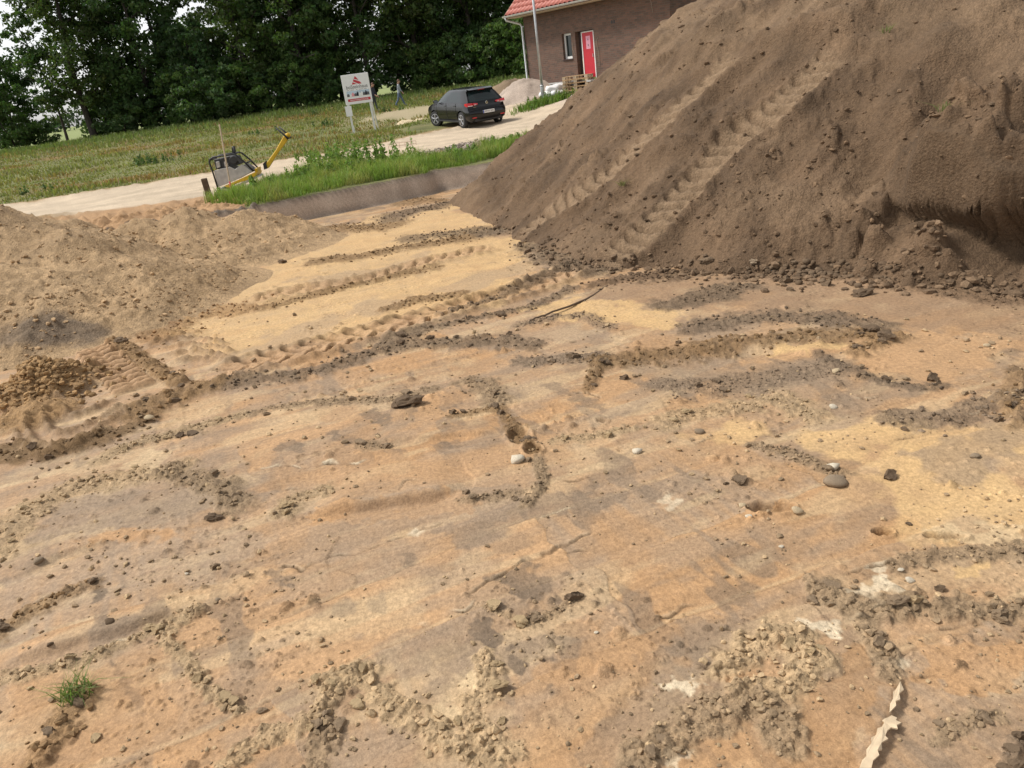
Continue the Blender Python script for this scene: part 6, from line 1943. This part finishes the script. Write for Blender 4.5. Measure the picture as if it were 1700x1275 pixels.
    return car
car = make_car()
th = math.radians(27)
fw = Vector((-math.sin(th), math.cos(th), 0)); lf = Vector((-math.cos(th), -math.sin(th), 0))
rl_ = un(771, 213, .05)
org = Vector((rl_[0], rl_[1], 0)) - lf * .80 - fw * .78
def gp_(a, b): q = org + fw * a + lf * b; return Vector((q.x, q.y, gz1(q.x, q.y)))
pr, pf, pl_, pq = (gp_(.78, .8) + gp_(.78, -.8)) / 2, (gp_(3.36, .8) + gp_(3.36, -.8)) / 2, (gp_(.78, .8) + gp_(3.36, .8)) / 2, (gp_(.78, -.8) + gp_(3.36, -.8)) / 2
ex = (pf - pr).normalized(); ey = (pl_ - pq).normalized(); ez = ex.cross(ey).normalized(); ey = ez.cross(ex)
M_ = Matrix((( ex.x, ey.x, ez.x, 0), (ex.y, ey.y, ez.y, 0), (ex.z, ey.z, ez.z, 0), (0, 0, 0, 1)))
base_ = pr - ex * .78
car.matrix_world = Matrix.Translation(base_ + Vector((0, 0, -.012))) @ M_
tag(car, 'black hatchback car with red tail lights parked at the edge of the sand road', 'car')

# ---------------------------------------------------------------- two people at the meadow edge
def person(loc, rz, s, J, parts, hair_mat, label):
    """J: joints dict name -> (x,y,z); +Y is the way the person faces"""
    root = empty('person', loc, rz); root.scale = (s, s, s)
    names = list(J); idx = {k: i for i, k in enumerate(names)}
    E = [('pelvis', 'spine'), ('spine', 'chest'), ('chest', 'neck'), ('neck', 'head0'), ('head0', 'head1'), ('head1', 'head2')]
    for sd in 'lr':
        E += [('chest', sd + 'sh'), (sd + 'sh', sd + 'el'), (sd + 'el', sd + 'wr'), (sd + 'wr', sd + 'pm'), ('pelvis', sd + 'hip'), (sd + 'hip', sd + 'kn'), (sd + 'kn', sd + 'an'), (sd + 'an', sd + 'toe')]
        for k in range(5):
            E += [((sd + 'wr') if k == 0 else (sd + 'pm'), f'{sd}f{k}a'), (f'{sd}f{k}a', f'{sd}f{k}b')]
    rad = dict(pelvis=.155, spine=.14, chest=.165, neck=.058, head0=.075, head1=.098, head2=.075)
    for sd in 'lr':
        rad.update({sd + 'sh': .075, sd + 'el': .05, sd + 'wr': .034, sd + 'pm': .036, sd + 'hip': .105, sd + 'kn': .068, sd + 'an': .048, sd + 'toe': .04})
        for k in range(5): rad[f'{sd}f{k}a'] = .011; rad[f'{sd}f{k}b'] = .008
    me = bpy.data.meshes.new('body')
    me.from_pydata([J[k] for k in names], [(idx[a], idx[b]) for a, b in E], [])
    o = bpy.data.objects.new('tmp', me); COL.objects.link(o)
    md = o.modifiers.new('s', 'SKIN'); md.use_smooth_shade = True
    for i, k in enumerate(names):
        sv = me.skin_vertices[0].data[i]; r = rad[k]
        sv.radius = (r, r * (.72 if k in ('pelvis', 'spine', 'chest') else 1)); sv.use_root = (k == 'pelvis')
    sb = o.modifiers.new('u', 'SUBSURF'); sb.levels = 2; sb.render_levels = 2
    bpy.context.view_layer.update()
    em = bpy.data.meshes.new_from_object(o.evaluated_get(bpy.context.evaluated_depsgraph_get()))
    bpy.data.objects.remove(o)
    em.name = 'body'; em.materials.clear()
    for mname in parts: em.materials.append(MAT[mname])          # top, trousers, skin, shoes
    wr = [Vector(J['lwr']), Vector(J['rwr'])]
    for p in em.polygons:
        c = p.center
        m_ = 0 if c.z > .92 else 1
        if c.z > J['neck'][2] - .01: m_ = 2
        if min((c - w).length for w in wr) < .13 and any((c - Vector(J[a])).length < .15 for a in ('lpm', 'rpm')): m_ = 2
        if c.z < J['lan'][2] + .02 and c.z < .14: m_ = 3
        p.material_index = m_; p.use_smooth = True
    body = obj('body', em, None, root)
    hd = Vector(J['head1'])
    bm = bmesh.new(); bmesh.ops.create_icosphere(bm, subdivisions=3, radius=1)
    bmesh.ops.delete(bm, geom=[v for v in bm.verts if v.co.z < -.15 and v.co.y > -.2 or v.co.z < -.55 or (v.co.y > .55 and v.co.z < .45)], context='VERTS')
    for v in bm.verts: v.co = Vector((v.co.x * .098, v.co.y * .115, v.co.z * .115)) + hd + Vector((0, -.01, .035))
    hm = bpy.data.meshes.new('hair'); bm.to_mesh(hm); bm.free()
    obj('hair', hm, MAT[hair_mat], root)
    MB().tube([hd + Vector((0, .085, .02)), hd + Vector((0, .125, -.02)), hd + Vector((0, .09, -.03))], [.008, .016, .01], 6).build('nose', MAT['skin'], root, True)
    for e in (-1, 1):
        MB().lathe([(.004, -.002), (.012, .0), (.004, .004)], hd + Vector((e * .035, .098, .025)), 'Y', 8).build('eye', MAT['hair_brown'], root)
        MB().lathe([(.010, -.01), (.026, .0), (.010, .01)], hd + Vector((e * .102, -.005, .0)), 'X', 8).build('ear', MAT['skin'], root)
    MB().box(hd + Vector((0, .092, -.062)), (.045, .008, .010)).build('mouth', MAT['sign_pink'], root)
    return tag(root, label, 'person')
def joints(lean, arm_l, arm_r, leg_l, leg_r, head_dn=0.):
    """arms/legs: (swing at root, bend) in radians, forward positive"""
    J = {'pelvis': (0, 0, .95), 'spine': (0, lean * .3, 1.12), 'chest': (0, lean * .7, 1.34), 'neck': (0, lean * .95, 1.50), 'head0': (0, lean + .01 + head_dn * .3, 1.57), 'head1': (0, lean + .035 + head_dn, 1.655), 'head2': (0, lean + .02 + head_dn, 1.72)}
    for sd, sx, (sw, bd), (lw, lb) in (('l', -1, arm_l, leg_l), ('r', 1, arm_r, leg_r)):
        sh = np.array([sx * .19, lean * .8, 1.42]); J[sd + 'sh'] = tuple(sh)
        el = sh + .29 * np.array([sx * .12, math.sin(sw), -math.cos(sw)]); wr = el + .25 * np.array([0, math.sin(sw + bd), -math.cos(sw + bd)])
        dr = np.array([0, math.sin(sw + bd), -math.cos(sw + bd)]); pm = wr + dr * .07
        J[sd + 'el'], J[sd + 'wr'], J[sd + 'pm'] = tuple(el), tuple(wr), tuple(pm)
        fwd = np.array([0, math.cos(sw + bd), math.sin(sw + bd)])
        for k in range(5):
            if k == 0: a = wr + dr * .045 + fwd * .035; b = a + dr * .035 + fwd * .012
            else:
                a = pm + dr * .035 + fwd * (.03 - .02 * (k - 1)); b = a + dr * (.045, .052, .048, .036)[k - 1] + np.array([-sx * .015, 0, 0])
            J[f'{sd}f{k}a'], J[f'{sd}f{k}b'] = tuple(a), tuple(b)
        hp = np.array([sx * .095, 0, .90]); J[sd + 'hip'] = tuple(hp)
        kn = hp + .42 * np.array([0, math.sin(lw), -math.cos(lw)]); an = kn + .41 * np.array([0, math.sin(lw - lb), -math.cos(lw - lb)])
        J[sd + 'kn'], J[sd + 'an'] = tuple(kn), tuple(an); J[sd + 'toe'] = tuple(an + np.array([0, .17, -.035 + .05 * lb]))
    return J
q = at(665.5, 174, 61.); zg = gz1(q[0], q[1])
person((q[0], q[1], zg + .02), math.radians(-82), 1.06, joints(.05, (-.2, .25), (.25, .3), (.38, .05), (-.3, .35), .03), ['grey_top', 'jeans', 'skin', 'shoe'], 'hair_brown', 'person in grey top and blue jeans walking past the tree row')
q = at(623, 180, 58.); zg = gz1(q[0], q[1])
person((q[0], q[1], zg + .02), math.radians(-110), 1.05, joints(.04, (.15, .5), (.3, .6), (.15, .05), (-.12, .15), .05), ['navy_jacket', 'dark_trousers', 'skin', 'shoe'], 'hair_brown', 'person in dark jacket standing half hidden behind the white sign')
